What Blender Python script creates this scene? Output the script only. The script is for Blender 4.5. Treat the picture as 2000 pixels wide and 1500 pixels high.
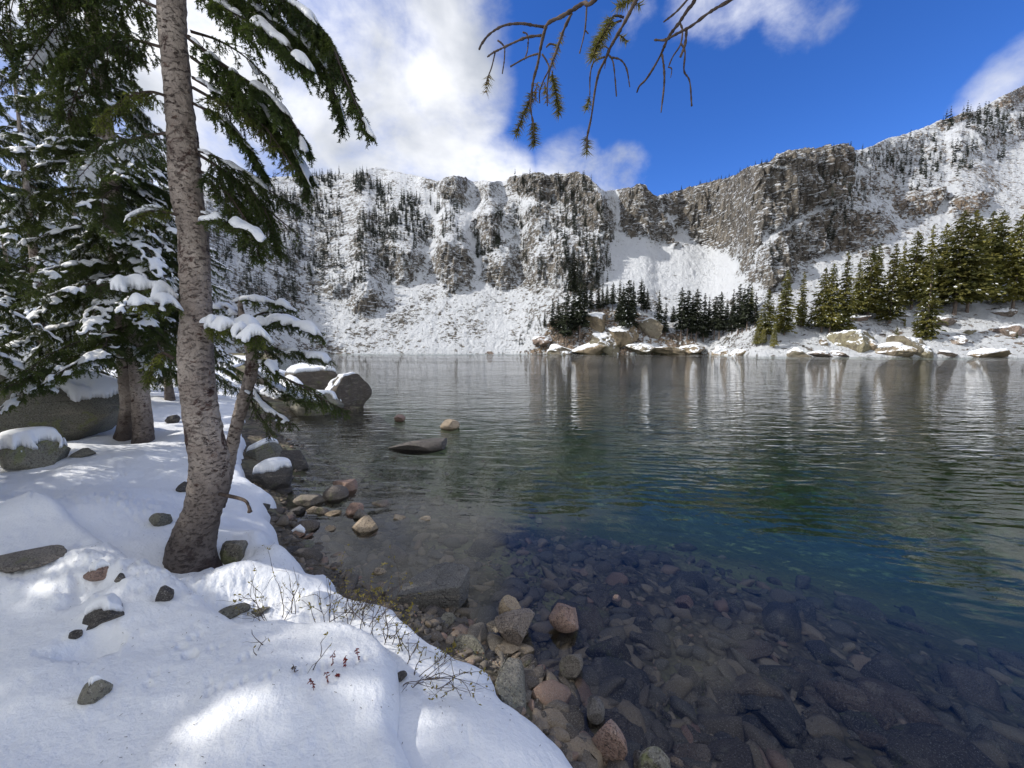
import bpy, bmesh, math, random
import numpy as np
from math import radians, sin, cos, tan, atan, pi, sqrt
for o in list(bpy.data.objects): bpy.data.objects.remove(o)
SC = bpy.context.scene
COL = SC.collection
rng = np.random.default_rng(7)
random.seed(7)

# ------------------------------------------------------------------ camera
F, CX, CY, HOR, H = 760.0, 1000.0, 750.0, 678.0, 2.0      # pixels of a 2000x1500 frame; metres
TH = atan((CY - HOR) / F)
cam = bpy.data.cameras.new("camera"); camo = bpy.data.objects.new("camera", cam); COL.objects.link(camo)
cam.sensor_width = 36.0; cam.lens = F / 2000.0 * 36.0
cam.clip_start = 0.05; cam.clip_end = 6000
camo.location = (0, 0, H); camo.rotation_euler = (pi / 2 - TH, 0, 0)
SC.camera = camo
SC.render.resolution_x = 1024; SC.render.resolution_y = 768
SC.render.engine = 'CYCLES'

def ray(x, y):
    a = (x - CX) / F; b = (CY - y) / F
    return np.array([a, cos(TH) + sin(TH) * b, -sin(TH) + cos(TH) * b])
def at_depth(x, y, Y):
    r = ray(x, y); return np.array([r[0] * Y / r[1], Y, H + r[2] * Y / r[1]])
def at_height(x, y, h):
    r = ray(x, y); s = (h - H) / r[2]; return np.array([r[0] * s, r[1] * s, h])

# ------------------------------------------------------------------ light
SUN_AZ = radians(-90)      # measured from the view direction (+Y) towards +X; negative = from the left
SUN_EL = radians(40)
SC.view_settings.view_transform = 'Standard'; SC.view_settings.look = 'None'
SC.view_settings.exposure = 0.62; SC.view_settings.gamma = 1.0
sd = bpy.data.lights.new("sun", 'SUN'); sd.energy = 2.9; sd.angle = radians(0.6); sd.color = (1.0, 0.95, 0.87)
so = bpy.data.objects.new("sun", sd); COL.objects.link(so)
from mathutils import Vector
SDIR = Vector((sin(SUN_AZ) * cos(SUN_EL), cos(SUN_AZ) * cos(SUN_EL), sin(SUN_EL)))
so.rotation_euler = SDIR.to_track_quat('Z', 'Y').to_euler()
so.location = (-50, 20, 60)

class NT:
    def __init__(s, tree): s.t = tree; s.n = tree.nodes; s.l = tree.links
    def add(s, typ, **kw):
        nd = s.n.new(typ)
        for k, v in kw.items():
            if k.startswith('i_'):
                key = k[2:]; key = int(key) if key.isdigit() else key.replace('_', ' ')
                s.put(nd, key, v)
            else: setattr(nd, k, v)
        return nd
    def put(s, nd, key, v):
        if isinstance(v, bpy.types.NodeSocket): s.l.new(v, nd.inputs[key])
        else: nd.inputs[key].default_value = v
    def math(s, op, a, b=0.0, c=None, clamp=False):
        nd = s.n.new('ShaderNodeMath'); nd.operation = op; nd.use_clamp = clamp
        s.put(nd, 0, a); s.put(nd, 1, b)
        if c is not None: s.put(nd, 2, c)
        return nd.outputs[0]
    def vmath(s, op, a, b=None):
        nd = s.n.new('ShaderNodeVectorMath'); nd.operation = op
        s.put(nd, 0, a)
        if b is not None: s.put(nd, 1, b)
        return nd.outputs['Value'] if op in ('DOT_PRODUCT', 'LENGTH', 'DISTANCE') else nd.outputs[0]
    def rng(s, v, a, b, c=0.0, d=1.0, smooth=True):
        nd = s.n.new('ShaderNodeMapRange'); nd.interpolation_type = 'SMOOTHSTEP' if smooth else 'LINEAR'
        s.put(nd, 0, v); s.put(nd, 1, a); s.put(nd, 2, b); s.put(nd, 3, c); s.put(nd, 4, d)
        return nd.outputs[0]
    def noise(s, vec, scale, detail=4.0, rough=0.55, dist=0.0):
        nd = s.n.new('ShaderNodeTexNoise'); s.put(nd, 'Vector', vec); s.put(nd, 'Scale', scale)
        s.put(nd, 'Detail', detail); s.put(nd, 'Roughness', rough); s.put(nd, 'Distortion', dist)
        return nd.outputs[0]
    def mapping(s, vec, scale=(1, 1, 1), rot=(0, 0, 0), loc=(0, 0, 0)):
        nd = s.n.new('ShaderNodeMapping'); s.put(nd, 'Vector', vec); nd.inputs['Scale'].default_value = scale
        nd.inputs['Rotation'].default_value = rot; nd.inputs['Location'].default_value = loc
        return nd.outputs[0]
    def mix(s, f, a, b):
        nd = s.n.new('ShaderNodeMix'); nd.data_type = 'RGBA'
        s.put(nd, 0, f); s.put(nd, 6, a); s.put(nd, 7, b); return nd.outputs[2]
    def ramp(s, f, stops):
        nd = s.n.new('ShaderNodeValToRGB'); s.put(nd, 0, f); cr = nd.color_ramp
        while len(cr.elements) < len(stops): cr.elements.new(0.5)
        for e, (p, c) in zip(cr.elements, stops): e.position = p; e.color = c
        return nd.outputs[0]
    def bump(s, h, strength=0.5, dist=0.1, normal=None):
        nd = s.n.new('ShaderNodeBump'); s.put(nd, 'Height', h); s.put(nd, 'Strength', strength); s.put(nd, 'Distance', dist)
        if normal is not None: s.put(nd, 'Normal', normal)
        return nd.outputs[0]

def c4(*c): return (c[0], c[1], c[2], 1.0)

# sky with clouds standing in fixed directions
W = bpy.data.worlds.new("World"); SC.world = W; W.use_nodes = True
w = NT(W.node_tree); w.n.clear()
sky = w.add('ShaderNodeTexSky', sky_type='NISHITA', sun_disc=False, sun_elevation=SUN_EL, sun_rotation=SUN_AZ,
            altitude=3300.0, air_density=1.0, dust_density=0.1, ozone_density=2.6)
hs = w.add('ShaderNodeHueSaturation'); w.put(hs, 'Color', sky.outputs[0]); hs.inputs['Saturation'].default_value = 1.28
hs.inputs['Hue'].default_value = 0.515; hs.inputs['Value'].default_value = 1.25
tcw = w.add('ShaderNodeTexCoord'); dirv = tcw.outputs['Generated']
def cdir(x, y):
    r = ray(x, y); return tuple(r / np.linalg.norm(r))
wn = w.noise(dirv, 2.2, 5.0, 0.55)
blobs = [  # pixel direction, outer radius deg, inner radius deg, weight
    (760, 70, 17, 8, 1), (600, 60, 24, 14, 1), (850, 180, 12.5, 5, 1), (900, 40, 9, 3, .85), (300, 100, 34, 20, 1), (-200, 150, 42, 26, 1), (1190, 20, 8, 2, .55), (900, -300, 18, 8, .6),
    (950, 335, 8, 2, .80), (1110, 322, 7, 1.5, .78), (740, 270, 7, 3, .75), (2060, 170, 7, 3, .85), (1400, -10, 8, 2, .58), (1580, -10, 7, 1, .56), (420, 330, 9, 3, .7), (1200, 345, 6, 1.5, .74), (880, 318, 7, 2, .85), (980, 345, 7, 2, .85),
    (2260, 200, 7, 3, .9)]
mask = None
for (bx, by, ro, ri, wt) in blobs:
    d = w.vmath('DOT_PRODUCT', dirv, cdir(bx, by))
    m = w.rng(d, cos(radians(ro)), cos(radians(ri)), 0, wt)
    mask = m if mask is None else w.math('MAXIMUM', mask, m)
back = w.vmath('DOT_PRODUCT', dirv, (0.0, -0.9, 0.35))
mask = w.math('MAXIMUM', mask, w.rng(back, -0.05, 0.35, 0, 1.4))  # unseen cloud bank behind the camera, added to whiten the ambient light
vst = w.mapping(dirv, scale=(1.0, 1.0, 1.4))
cn = w.noise(vst, 3.6, 9.0, 0.58, 0.25)
cn2 = w.noise(vst, 11.0, 7.0, 0.62, 0.4)
dens = w.math('ADD', w.math('MULTIPLY', mask, 1.15), w.math('MULTIPLY', w.math('SUBTRACT', cn, 0.5), 1.9))
dens = w.math('ADD', dens, w.math('MULTIPLY', w.math('SUBTRACT', cn2, 0.5), 0.6))
dens = w.math('MULTIPLY', w.rng(dens, 0.50, 1.35), w.rng(mask, 0.02, 0.3))
shade = w.noise(vst, 3.3, 6.0, 0.5, 0.2)
ccol = w.mix(w.rng(shade, 0.34, 0.64), c4(0.33, 0.36, 0.42), c4(0.76, 0.77, 0.80))
bg1 = w.add('ShaderNodeBackground'); w.put(bg1, 0, hs.outputs[0]); bg1.inputs[1].default_value = 0.125
bg2 = w.add('ShaderNodeBackground'); w.put(bg2, 0, ccol); bg2.inputs[1].default_value = 0.98
mx = w.add('ShaderNodeMixShader'); w.put(mx, 0, dens); w.l.new(bg1.outputs[0], mx.inputs[1]); w.l.new(bg2.outputs[0], mx.inputs[2])
wo = w.add('ShaderNodeOutputWorld'); w.l.new(mx.outputs[0], wo.inputs[0])

# ------------------------------------------------------------------ numpy helpers
def _h(ix, iy, iz, seed):
    n = (ix.astype(np.int64) * 374761393 + iy.astype(np.int64) * 668265263 + iz.astype(np.int64) * 2147483647 + seed * 974711) & 0xffffffff
    n = ((n ^ (n >> 13)) * 1274126177) & 0xffffffff
    n = (n ^ (n >> 16)) & 0xffffffff
    n = (n * 2246822519) & 0xffffffff
    return ((n ^ (n >> 15)) & 0xffffff) / float(0xffffff)
def vnoise(x, y, z=None, seed=0):
    x = np.asarray(x, float); y = np.asarray(y, float)
    z = np.zeros_like(x) if z is None else np.asarray(z, float)
    xi, yi, zi = np.floor(x), np.floor(y), np.floor(z)
    fx, fy, fz = x - xi, y - yi, z - zi
    fx = fx * fx * fx * (fx * (fx * 6 - 15) + 10); fy = fy * fy * fy * (fy * (fy * 6 - 15) + 10); fz = fz * fz * fz * (fz * (fz * 6 - 15) + 10)
    r = 0
    for dx in (0, 1):
        for dy in (0, 1):
            for dz in (0, 1):
                wt = (fx if dx else 1 - fx) * (fy if dy else 1 - fy) * (fz if dz else 1 - fz)
                r = r + wt * _h(xi + dx, yi + dy, zi + dz, seed)
    return r * 2 - 1
def fbm(x, y, z=None, octv=4, seed=0, gain=0.5, lac=2.03):
    a, s, t = 1.0, 0.0, 0.0
    for i in range(octv):
        s = s + a * vnoise(np.asarray(x) * lac ** i + 13.7 * i, np.asarray(y) * lac ** i - 7.1 * i, None if z is None else np.asarray(z) * lac ** i + 3.3 * i, seed + i)
        t += a; a *= gain
    return s / t
def sstep(a, b, x):
    t = np.clip((x - a) / (b - a), 0, 1); return t * t * (3 - 2 * t)
def poly_sd(px, py, poly):
    """signed distance to a closed polygon, positive inside"""
    px = np.asarray(px, float); py = np.asarray(py, float)
    d = np.full(px.shape, 1e18); ins = np.zeros(px.shape, bool)
    n = len(poly)
    for i in range(n):
        x0, y0 = poly[i]; x1, y1 = poly[(i + 1) % n]
        ex, ey = x1 - x0, y1 - y0
        t = np.clip(((px - x0) * ex + (py - y0) * ey) / (ex * ex + ey * ey + 1e-12), 0, 1)
        d = np.minimum(d, (px - x0 - t * ex) ** 2 + (py - y0 - t * ey) ** 2)
        c = ((y0 > py) != (y1 > py))
        with np.errstate(divide='ignore', invalid='ignore'):
            xx = x0 + (py - y0) * ex / (ey if abs(ey) > 1e-12 else 1e-12)
        ins ^= c & (px < xx)
    return np.where(ins, 1, -1) * np.sqrt(d)

MATS = {}
def mk(name, V, faces, mats, parent=None, smooth=False, mi=None, attrs=None, link=True):
    """faces: list of (n,k) int arrays"""
    me = bpy.data.meshes.new(name)
    V = np.asarray(V, np.float32)
    faces = [np.asarray(f, np.int32) for f in faces if len(f)]
    me.vertices.add(len(V)); me.vertices.foreach_set('co', V.ravel())
    loops = np.concatenate([f.ravel() for f in faces]); tot = np.concatenate([np.full(len(f), f.shape[1], np.int32) for f in faces])
    st = np.concatenate([[0], np.cumsum(tot)[:-1]]).astype(np.int32)
    me.loops.add(len(loops)); me.loops.foreach_set('vertex_index', loops)
    me.polygons.add(len(tot)); me.polygons.foreach_set('loop_start', st); me.polygons.foreach_set('loop_total', tot)
    me.polygons.foreach_set('use_smooth', np.full(len(tot), bool(smooth)))
    if mi is not None: me.polygons.foreach_set('material_index', np.asarray(mi, np.int32))
    for m in (mats if isinstance(mats, (list, tuple)) else [mats]): me.materials.append(m)
    for k, v in (attrs or {}).items():
        a = me.attributes.new(k, 'FLOAT', 'POINT'); a.data.foreach_set('value', np.asarray(v, np.float32).ravel())
    me.update(calc_edges=True)
    o = bpy.data.objects.new(name, me)
    if parent is not None: o.parent = parent
    if link: COL.objects.link(o)
    return o
def tag(o, label=None, cat=None, group=None, kind=None):
    if label: o['label'] = label
    if cat: o['category'] = cat
    if group: o['group'] = group
    if kind: o['kind'] = kind
    return o
def thing(name, loc, label, cat, group=None, rz=0.0):
    o = bpy.data.objects.new(name, None); COL.objects.link(o); o.location = loc; o.rotation_euler = (0, 0, rz)
    o.empty_display_size = 0.2
    return tag(o, label, cat, group)
def gridfaces(nr, nc):
    i = np.arange((nr - 1) * (nc - 1)); r = i // (nc - 1); c = i % (nc - 1); a = r * nc + c
    return np.stack([a, a + 1, a + nc + 1, a + nc], 1)
def unit(v): return v / (np.linalg.norm(v, axis=-1, keepdims=True) + 1e-9)
def tubes(P0, P1, R0, R1, k=3):
    """independent tapered prisms, vectorised"""
    P0 = np.asarray(P0, float); P1 = np.asarray(P1, float); n = len(P0)
    d = unit(P1 - P0); up = np.where(np.abs(d[:, 2:3]) > 0.9, [[1., 0, 0]], [[0, 0, 1.]])
    a = unit(np.cross(d, up)); b = np.cross(d, a)
    ang = np.arange(k) * 2 * pi / k
    ring = a[:, None, :] * np.cos(ang)[None, :, None] + b[:, None, :] * np.sin(ang)[None, :, None]
    V = np.concatenate([P0[:, None] + ring * np.asarray(R0)[:, None, None], P1[:, None] + ring * np.asarray(R1)[:, None, None]], 1).reshape(-1, 3)
    base = (np.arange(n) * 2 * k)[:, None]; j = np.arange(k)[None, :]; jn = (j + 1) % k
    Q = np.stack([base + j, base + jn, base + k + jn, base + k + j], 2).reshape(-1, 4)
    return V, Q
def sweep(P, R, k=16, rough=None):
    """one continuous tube along a polyline, capped at its end"""
    P = np.asarray(P, float); R = np.asarray(R, float); n = len(P)
    T = unit(np.gradient(P, axis=0)); ref = np.array([0, 1., 0]) if abs(T[0][1]) < 0.9 else np.array([1., 0, 0])
    V = []
    ang = np.arange(k) * 2 * pi / k
    a = unit(np.cross(T[0], ref))
    for i in range(n):
        a = unit(a - T[i] * np.dot(a, T[i])); b = np.cross(T[i], a)
        r = R[i] * (1 + (rough[i] if rough is not None else 0) * np.ones(k))
        V.append(P[i] + (a[None] * np.cos(ang)[:, None] + b[None] * np.sin(ang)[:, None]) * r[:, None])
    V = np.concatenate(V); Q = []
    i = np.arange((n - 1) * k); r = i // k; c = i % k; cn_ = (c + 1) % k
    Q = np.stack([r * k + c, r * k + cn_, (r + 1) * k + cn_, (r + 1) * k + c], 1)
    cap = np.arange(k)[None, :] + (n - 1) * k
    V = np.vstack([V, P[-1:] + T[-1:] * R[-1] * 0.6, P[:1]])
    c0 = np.arange(k); tri = np.stack([(n - 1) * k + c0, (n - 1) * k + (c0 + 1) % k, np.full(k, n * k)], 1)
    tri2 = np.stack([(c0 + 1) % k, c0, np.full(k, n * k + 1)], 1)
    return V, Q, np.vstack([tri, tri2])
def catmull(P, n):
    P = np.asarray(P, float); P2 = np.vstack([2 * P[0] - P[1], P, 2 * P[-1] - P[-2]])
    seg = len(P) - 1; t = np.linspace(0, seg, n); i = np.minimum(t.astype(int), seg - 1); u = (t - i)[:, None]
    p0, p1, p2, p3 = P2[i], P2[i + 1], P2[i + 2], P2[i + 3]
    return 0.5 * ((2 * p1) + (-p0 + p2) * u + (2 * p0 - 5 * p1 + 4 * p2 - p3) * u * u + (-p0 + 3 * p1 - 3 * p2 + p3) * u ** 3)

# ------------------------------------------------------------------ materials
def newmat(name):
    m = bpy.data.materials.new(name); m.use_nodes = True; t = NT(m.node_tree); t.n.clear()
    out = t.add('ShaderNodeOutputMaterial'); b = t.add('ShaderNodeBsdfPrincipled'); t.l.new(b.outputs[0], out.inputs[0])
    b.inputs['Roughness'].default_value = 0.8; b.inputs['Specular IOR Level'].default_value = 0.3
    MATS[name] = m
    return m, t, b, out
def snow_mat():
    m, t, b, out = newmat('snow'); tc = t.add('ShaderNodeTexCoord'); g = t.add('ShaderNodeNewGeometry'); P = g.outputs['Position']
    n1 = t.noise(P, 3.0, 5); n2 = t.noise(P, 60.0, 4, 0.7)
    t.put(b, 'Base Color', t.mix(n1, c4(.80, .83, .87), c4(.88, .89, .90)))
    b.inputs['Roughness'].default_value = 0.55; b.inputs['Subsurface Weight'].default_value = 0.0
    h = t.math('ADD', t.math('MULTIPLY', n2, 0.6), t.math('MULTIPLY', t.noise(P, 14.0, 5, 0.6), 1.0))
    t.put(b, 'Normal', t.bump(h, 0.6, 0.02)); return m
def rock_mat(name, cols, lichen=0.3, scale=1.0, wet=False):
    m, t, b, out = newmat(name); tc = t.add('ShaderNodeTexCoord'); P = tc.outputs['Object']
    g = t.add('ShaderNodeNewGeometry'); WP = g.outputs['Position']
    oi = t.add('ShaderNodeObjectInfo'); rnd = oi.outputs['Random']
    base = t.ramp(rnd, [(i / (len(cols) - 1), c4(*c)) for i, c in enumerate(cols)])
    big = t.noise(WP, 3.0 * scale, 5, 0.6)
    base = t.mix(t.rng(big, 0.35, 0.7, 0, 0.55), base, c4(*(np.array(cols[0]) * 0.6)))
    vn = t.mapping(WP, scale=(2.0, 2.0, 9.0), rot=(0.5, 0.3, 0.4)); band = t.noise(vn, 2.0 * scale, 5, 0.6, 0.5)
    base = t.mix(t.rng(band, 0.52, 0.72, 0, 0.4), base, c4(.40, .35, .28))
    sp = t.noise(WP, 90 * scale, 3, 0.8)
    base = t.mix(t.rng(sp, 0.51, 0.61, 0, 0.7), base, c4(.05, .045, .045))
    sp2 = t.noise(WP, 130 * scale, 2, 0.8)
    base = t.mix(t.rng(sp2, 0.56, 0.66, 0, 0.4), base, c4(.52, .49, .44))
    lc = t.noise(WP, 6 * scale, 6, 0.65, 0.4)
    base = t.mix(t.rng(lc, 0.56, 0.66, 0, lichen), base, c4(.20, .22, .08))
    if name.startswith('far'):
        nz = t.add('ShaderNodeSeparateXYZ'); t.put(nz, 0, g.outputs['Normal']); sn = t.math('ADD', nz.outputs[2], t.math('MULTIPLY', t.math('SUBTRACT', t.noise(WP, .9, 6, .7, .4), .5), 3.2))
        base = t.mix(t.rng(t.noise(t.mapping(WP, scale=(1, 1, .5)), .8, 6, .75, .6), .52, .60, 0, .7), base, c4(.10, .085, .065))
        base = t.mix(t.rng(sn, .62, .72), base, c4(.80, .83, .87))
    t.put(b, 'Base Color', base)
    t.put(b, 'Roughness', t.rng(sp, 0.3, 0.8, 0.65, 0.95))
    vo = t.add('ShaderNodeTexVoronoi', feature='DISTANCE_TO_EDGE'); t.put(vo, 'Vector', t.vmath('ADD', WP, t.vmath('MULTIPLY', t.n.new('ShaderNodeTexNoise').outputs[1], (0.3, .3, .3)))); vo.inputs['Scale'].default_value = 2.2 * scale
    crack = t.rng(vo.outputs[0], 0.0, 0.03, 0, 1)
    h = t.math('ADD', t.math('MULTIPLY', t.noise(WP, 9 * scale, 8, 0.7), 1.0), t.math('MULTIPLY', sp, 0.3))
    h = t.math('ADD', h, t.math('MULTIPLY', crack, 0.3))
    t.put(b, 'Normal', t.bump(h, 0.9, 0.035 / scale)); return m
def bark_mat():
    m, t, b, out = newmat('bark'); g = t.add('ShaderNodeNewGeometry'); P = g.outputs['Position']
    big = t.noise(P, 5.0, 5, 0.6)
    col = t.mix(t.rng(big, 0.35, 0.65), c4(.31, .255, .215), c4(.47, .40, .34))
    fl = t.noise(t.mapping(P, scale=(1, 1, 2.0)), 26.0, 6, 0.75, 0.6)
    col = t.mix(t.rng(fl, 0.55, 0.60, 0, t.rng(t.noise(P, 2.2, 3), .4, .6, .35, .95)), col, c4(.055, .035, .028))
    fl2 = t.noise(t.mapping(P, scale=(1, 1, 1.5)), 16.0, 5, 0.75, 0.3)
    col = t.mix(t.rng(fl2, 0.57, 0.66, 0, 0.8), col, c4(.10, .045, .03))
    pt = t.noise(P, 4.3, 6, 0.7, 0.6)
    col = t.mix(t.rng(pt, 0.555, 0.62, 0, 0.9), col, c4(.06, .028, .022))
    sp = t.noise(P, 120.0, 3, 0.7)
    col = t.mix(t.rng(sp, 0.55, 0.7, 0, 0.5), col, c4(.45, .40, .36))
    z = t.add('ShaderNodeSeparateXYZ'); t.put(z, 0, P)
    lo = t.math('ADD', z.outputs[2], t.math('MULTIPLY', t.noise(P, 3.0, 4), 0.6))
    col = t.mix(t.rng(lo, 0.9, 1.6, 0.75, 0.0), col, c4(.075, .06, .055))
    t.put(b, 'Base Color', col); b.inputs['Roughness'].default_value = 0.9
    h = t.math('SUBTRACT', t.noise(t.mapping(P, scale=(1, 1, .7)), 26.0, 8, 0.7, 0.4), t.math('MULTIPLY', t.rng(fl, 0.53, 0.60), 0.4))
    t.put(b, 'Normal', t.bump(h, 1.0, 0.03)); return m
def plain(name, a, b_, scale=20.0, rough=0.85, trans=0.0, rnd=0.0):
    m, t, b, out = newmat(name); g = t.add('ShaderNodeNewGeometry'); P = g.outputs['Position']
    n = t.noise(P, scale, 4, 0.6); col = t.mix(t.rng(n, 0.32, 0.68), c4(*a), c4(*b_))
    if rnd:
        oi = t.add('ShaderNodeObjectInfo'); hs_ = t.add('ShaderNodeHueSaturation'); t.put(hs_, 'Color', col)
        t.put(hs_, 'Value', t.rng(oi.outputs['Random'], 0, 1, 1 - rnd, 1 + rnd, False)); col = hs_.outputs[0]
    t.put(b, 'Base Color', col); b.inputs['Roughness'].default_value = rough
    if trans:
        tr = t.add('ShaderNodeBsdfTranslucent'); t.put(tr, 0, t.mix(0.5, col, c4(.16, .20, .03)))
        ms = t.add('ShaderNodeMixShader'); ms.inputs[0].default_value = trans
        t.l.new(b.outputs[0], ms.inputs[1]); t.l.new(tr.outputs[0], ms.inputs[2]); t.l.new(ms.outputs[0], out.inputs[0])
    return m
SNOW = snow_mat()
ROCK = rock_mat('granite', [(.13, .12, .11), (.24, .19, .15), (.19, .18, .17), (.34, .28, .20), (.16, .15, .14), (.27, .22, .18), (.11, .10, .095)])
ROCKD = rock_mat('dark_granite', [(.075, .07, .065), (.10, .09, .085)], 0.1)
ROCKG = rock_mat('speckled_grey_granite', [(.18, .176, .165), (.20, .195, .18)], 0.0)
ROCKT = rock_mat('tan_granite', [(.50, .38, .24), (.42, .34, .25), (.55, .44, .30)], 0.1)
ROCKW = rock_mat('wet_granite', [(.075, .065, .055), (.13, .105, .085), (.10, .092, .08), (.17, .135, .10), (.085, .075, .065), (.14, .115, .09)])
ROCKWR = rock_mat('wet_pink_granite', [(.15, .115, .09), (.17, .13, .10)], 0.0)
ROCKL = rock_mat('lichen_granite', [(.20, .195, .155), (.26, .245, .19)], 0.6, 0.7)
ROCKR = rock_mat('pink_granite', [(.36, .24, .19), (.40, .27, .21)], 0.0)
ROCKF = rock_mat('far_granite', [(.33, .26, .17), (.36, .28, .18), (.25, .22, .17), (.27, .25, .15)], 0.25, 0.12)
ROCKP = rock_mat('far_brown_granite', [(.22, .18, .15), (.30, .24, .20), (.36, .26, .21)], 0.1, 0.12)
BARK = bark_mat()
BARKF = plain('far_bark', (.13, .10, .085), (.22, .18, .15), 2.0)
TWIG = plain('twig_bark', (.045, .033, .026), (.10, .075, .06), 40.0)
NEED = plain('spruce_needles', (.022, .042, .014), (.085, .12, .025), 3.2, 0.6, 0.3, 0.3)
NEEDY = plain('sunny_spruce_needles', (.05, .075, .015), (.15, .17, .03), 6.0, 0.6, 0.4, 0.2)  # lit copy of the needles: yellow-green sunlight put into the colour
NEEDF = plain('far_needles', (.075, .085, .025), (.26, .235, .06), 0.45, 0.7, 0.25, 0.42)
NEEDM = plain('mountain_needles', (.035, .045, .036), (.07, .08, .06), 0.2, 0.8, 0.0, 0.3)
NEEDB = plain('dying_needles', (.26, .15, .05), (.22, .20, .06), 25.0, 0.7, 0.3)
NEEDG = plain('olive_needles', (.13, .12, .035), (.24, .21, .07), 25.0, 0.6, 0.3)
LEAF = plain('yellow_leaves', (.30, .22, .04), (.22, .20, .06), 60.0, 0.7, 0.3)
REDL = plain('red_leaves', (.22, .02, .03), (.12, .02, .02), 60.0, 0.7, 0.2)
# ------------------------------------------------------------------ ground and lake bed
def hp(pts, h): return [tuple(at_height(x, y, h)[:2]) for x, y in pts]
SHORE = hp([(1130, 1500), (1085, 1420), (1040, 1330), (985, 1290), (930, 1262), (880, 1215), (830, 1190), (760, 1180), (700, 1160), (650, 1110),
            (600, 1085), (575, 1040), (556, 1000), (545, 960), (568, 930), (585, 905), (570, 870), (540, 842), (555, 815), (600, 806), (690, 800), (712, 790)], 0.0)
LAKE = [(9.0, -9.0), (3.0, -1.2), (1.2, 0.4), (0.62, 1.2)] + SHORE + [(-9, 15.5), (-16, 24), (-34, 55), (-60, 100), (-66, 135), (20, 140), (60, 140), (110, 100), (140, 60), (130, 0), (60, -22)]
def lake_sd(X, Y): return poly_sd(X, Y, LAKE)
def ground_h(X, Y, detail=True):
    d = -lake_sd(X, Y)                       # positive on land
    r = np.hypot(X, Y)
    wob = 0.12 * fbm(X * 1.3, Y * 1.3, octv=3, seed=5) * np.minimum(1, r / 3)
    land = 0.30 * (1 - np.exp(-np.maximum(d + wob * 0.5, 0) / 0.45)) + 0.05 * np.minimum(np.maximum(d, 0), 6)
    land = land + 0.07 * fbm(X * 0.8, Y * 0.8, octv=3, seed=9) * sstep(0.2, 1.5, d)
    land = land + 0.10 * sstep(4, 14, d) * (0.5 * np.minimum(d - 4, 40)) * 0.35
    bed = -(0.05 + 0.16 * np.maximum(-d, 0) + 0.10 * np.maximum(-d - 2.0, 0))
    bed = bed - 0.8 * sstep(3.0, 10.5, Y + .15 * X + .8 * fbm(X * .5, Y * .5, octv=2, seed=71)) * sstep(0, 1.2, -d); bed = np.maximum(bed, -5.5) + wob * sstep(0, 2, -d)
    hgt = np.where(d > 0, land, bed * sstep(0, 0.25, -d) )
    if detail:
        hgt = hgt + 0.02 * fbm(X * 7, Y * 7, octv=3, seed=21) * np.minimum(1, r / 2)
    return hgt
def polar(r0, r1, nr, azs):
    rr = np.exp(np.linspace(math.log(r0), math.log(r1), nr)); A, R = np.meshgrid(azs, rr)
    return R * np.sin(A), R * np.cos(A)
AZS = np.concatenate([np.radians(np.linspace(-180, -66, 60)[:-1]), np.radians(np.linspace(-66, 60, 900)), np.radians(np.linspace(60, 180, 60)[1:])])

def bed_mat():
    m, t, b, out = newmat('lake_bed_gravel'); g = t.add('ShaderNodeNewGeometry'); P = g.outputs['Position']
    vo = t.add('ShaderNodeTexVoronoi'); t.put(vo, 'Vector', P); vo.inputs['Scale'].default_value = 16.0
    vb = t.add('ShaderNodeTexVoronoi'); t.put(vb, 'Vector', t.mapping(P, scale=(1, .6, 1), rot=(0, 0, .5))); vb.inputs['Scale'].default_value = 5.0
    sx = t.add('ShaderNodeSeparateColor'); t.put(sx, 0, vo.outputs[1]); sy = t.add('ShaderNodeSeparateColor'); t.put(sy, 0, vb.outputs[1])
    c1 = t.ramp(sx.outputs[0], [(0, c4(.10, .08, .06)), (.4, c4(.19, .15, .11)), (.75, c4(.28, .23, .16)), (1, c4(.42, .34, .24))])
    c2 = t.ramp(sy.outputs[0], [(0, c4(.08, .07, .06)), (.5, c4(.20, .17, .12)), (1, c4(.32, .27, .19))])
    big = t.noise(P, 1.1, 4, .6)
    col = t.mix(t.rng(big, .42, .58), c1, c2)
    col = t.mix(t.rng(vo.outputs[0], .35, .7, 0, .5), col, c4(.05, .045, .035))
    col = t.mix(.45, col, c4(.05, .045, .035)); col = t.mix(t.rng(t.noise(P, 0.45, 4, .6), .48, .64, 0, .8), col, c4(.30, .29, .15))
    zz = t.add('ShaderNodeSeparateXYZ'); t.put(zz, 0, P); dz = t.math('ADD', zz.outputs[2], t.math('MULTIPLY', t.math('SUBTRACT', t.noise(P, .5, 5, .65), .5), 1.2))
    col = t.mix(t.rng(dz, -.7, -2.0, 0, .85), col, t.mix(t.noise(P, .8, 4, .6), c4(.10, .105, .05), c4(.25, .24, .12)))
    t.put(b, 'Base Color', col); b.inputs['Roughness'].default_value = 0.9
    h = t.math('SUBTRACT', 0.6, vo.outputs[0]); h = t.math('ADD', h, t.math('MULTIPLY', t.math('SUBTRACT', .6, vb.outputs[0]), 1.6))
    h = t.math('ADD', h, t.noise(P, 30, 5, .7)); t.put(b, 'Normal', t.bump(h, .8, .04)); return m
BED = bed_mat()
GX, GY = polar(0.25, 170, 430, AZS)
GH = ground_h(GX, GY)
go = mk('ground', np.stack([GX, GY, GH], 2).reshape(-1, 3), [gridfaces(*GX.shape)[:, ::-1]], BED, smooth=True); tag(go, kind='structure')
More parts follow.
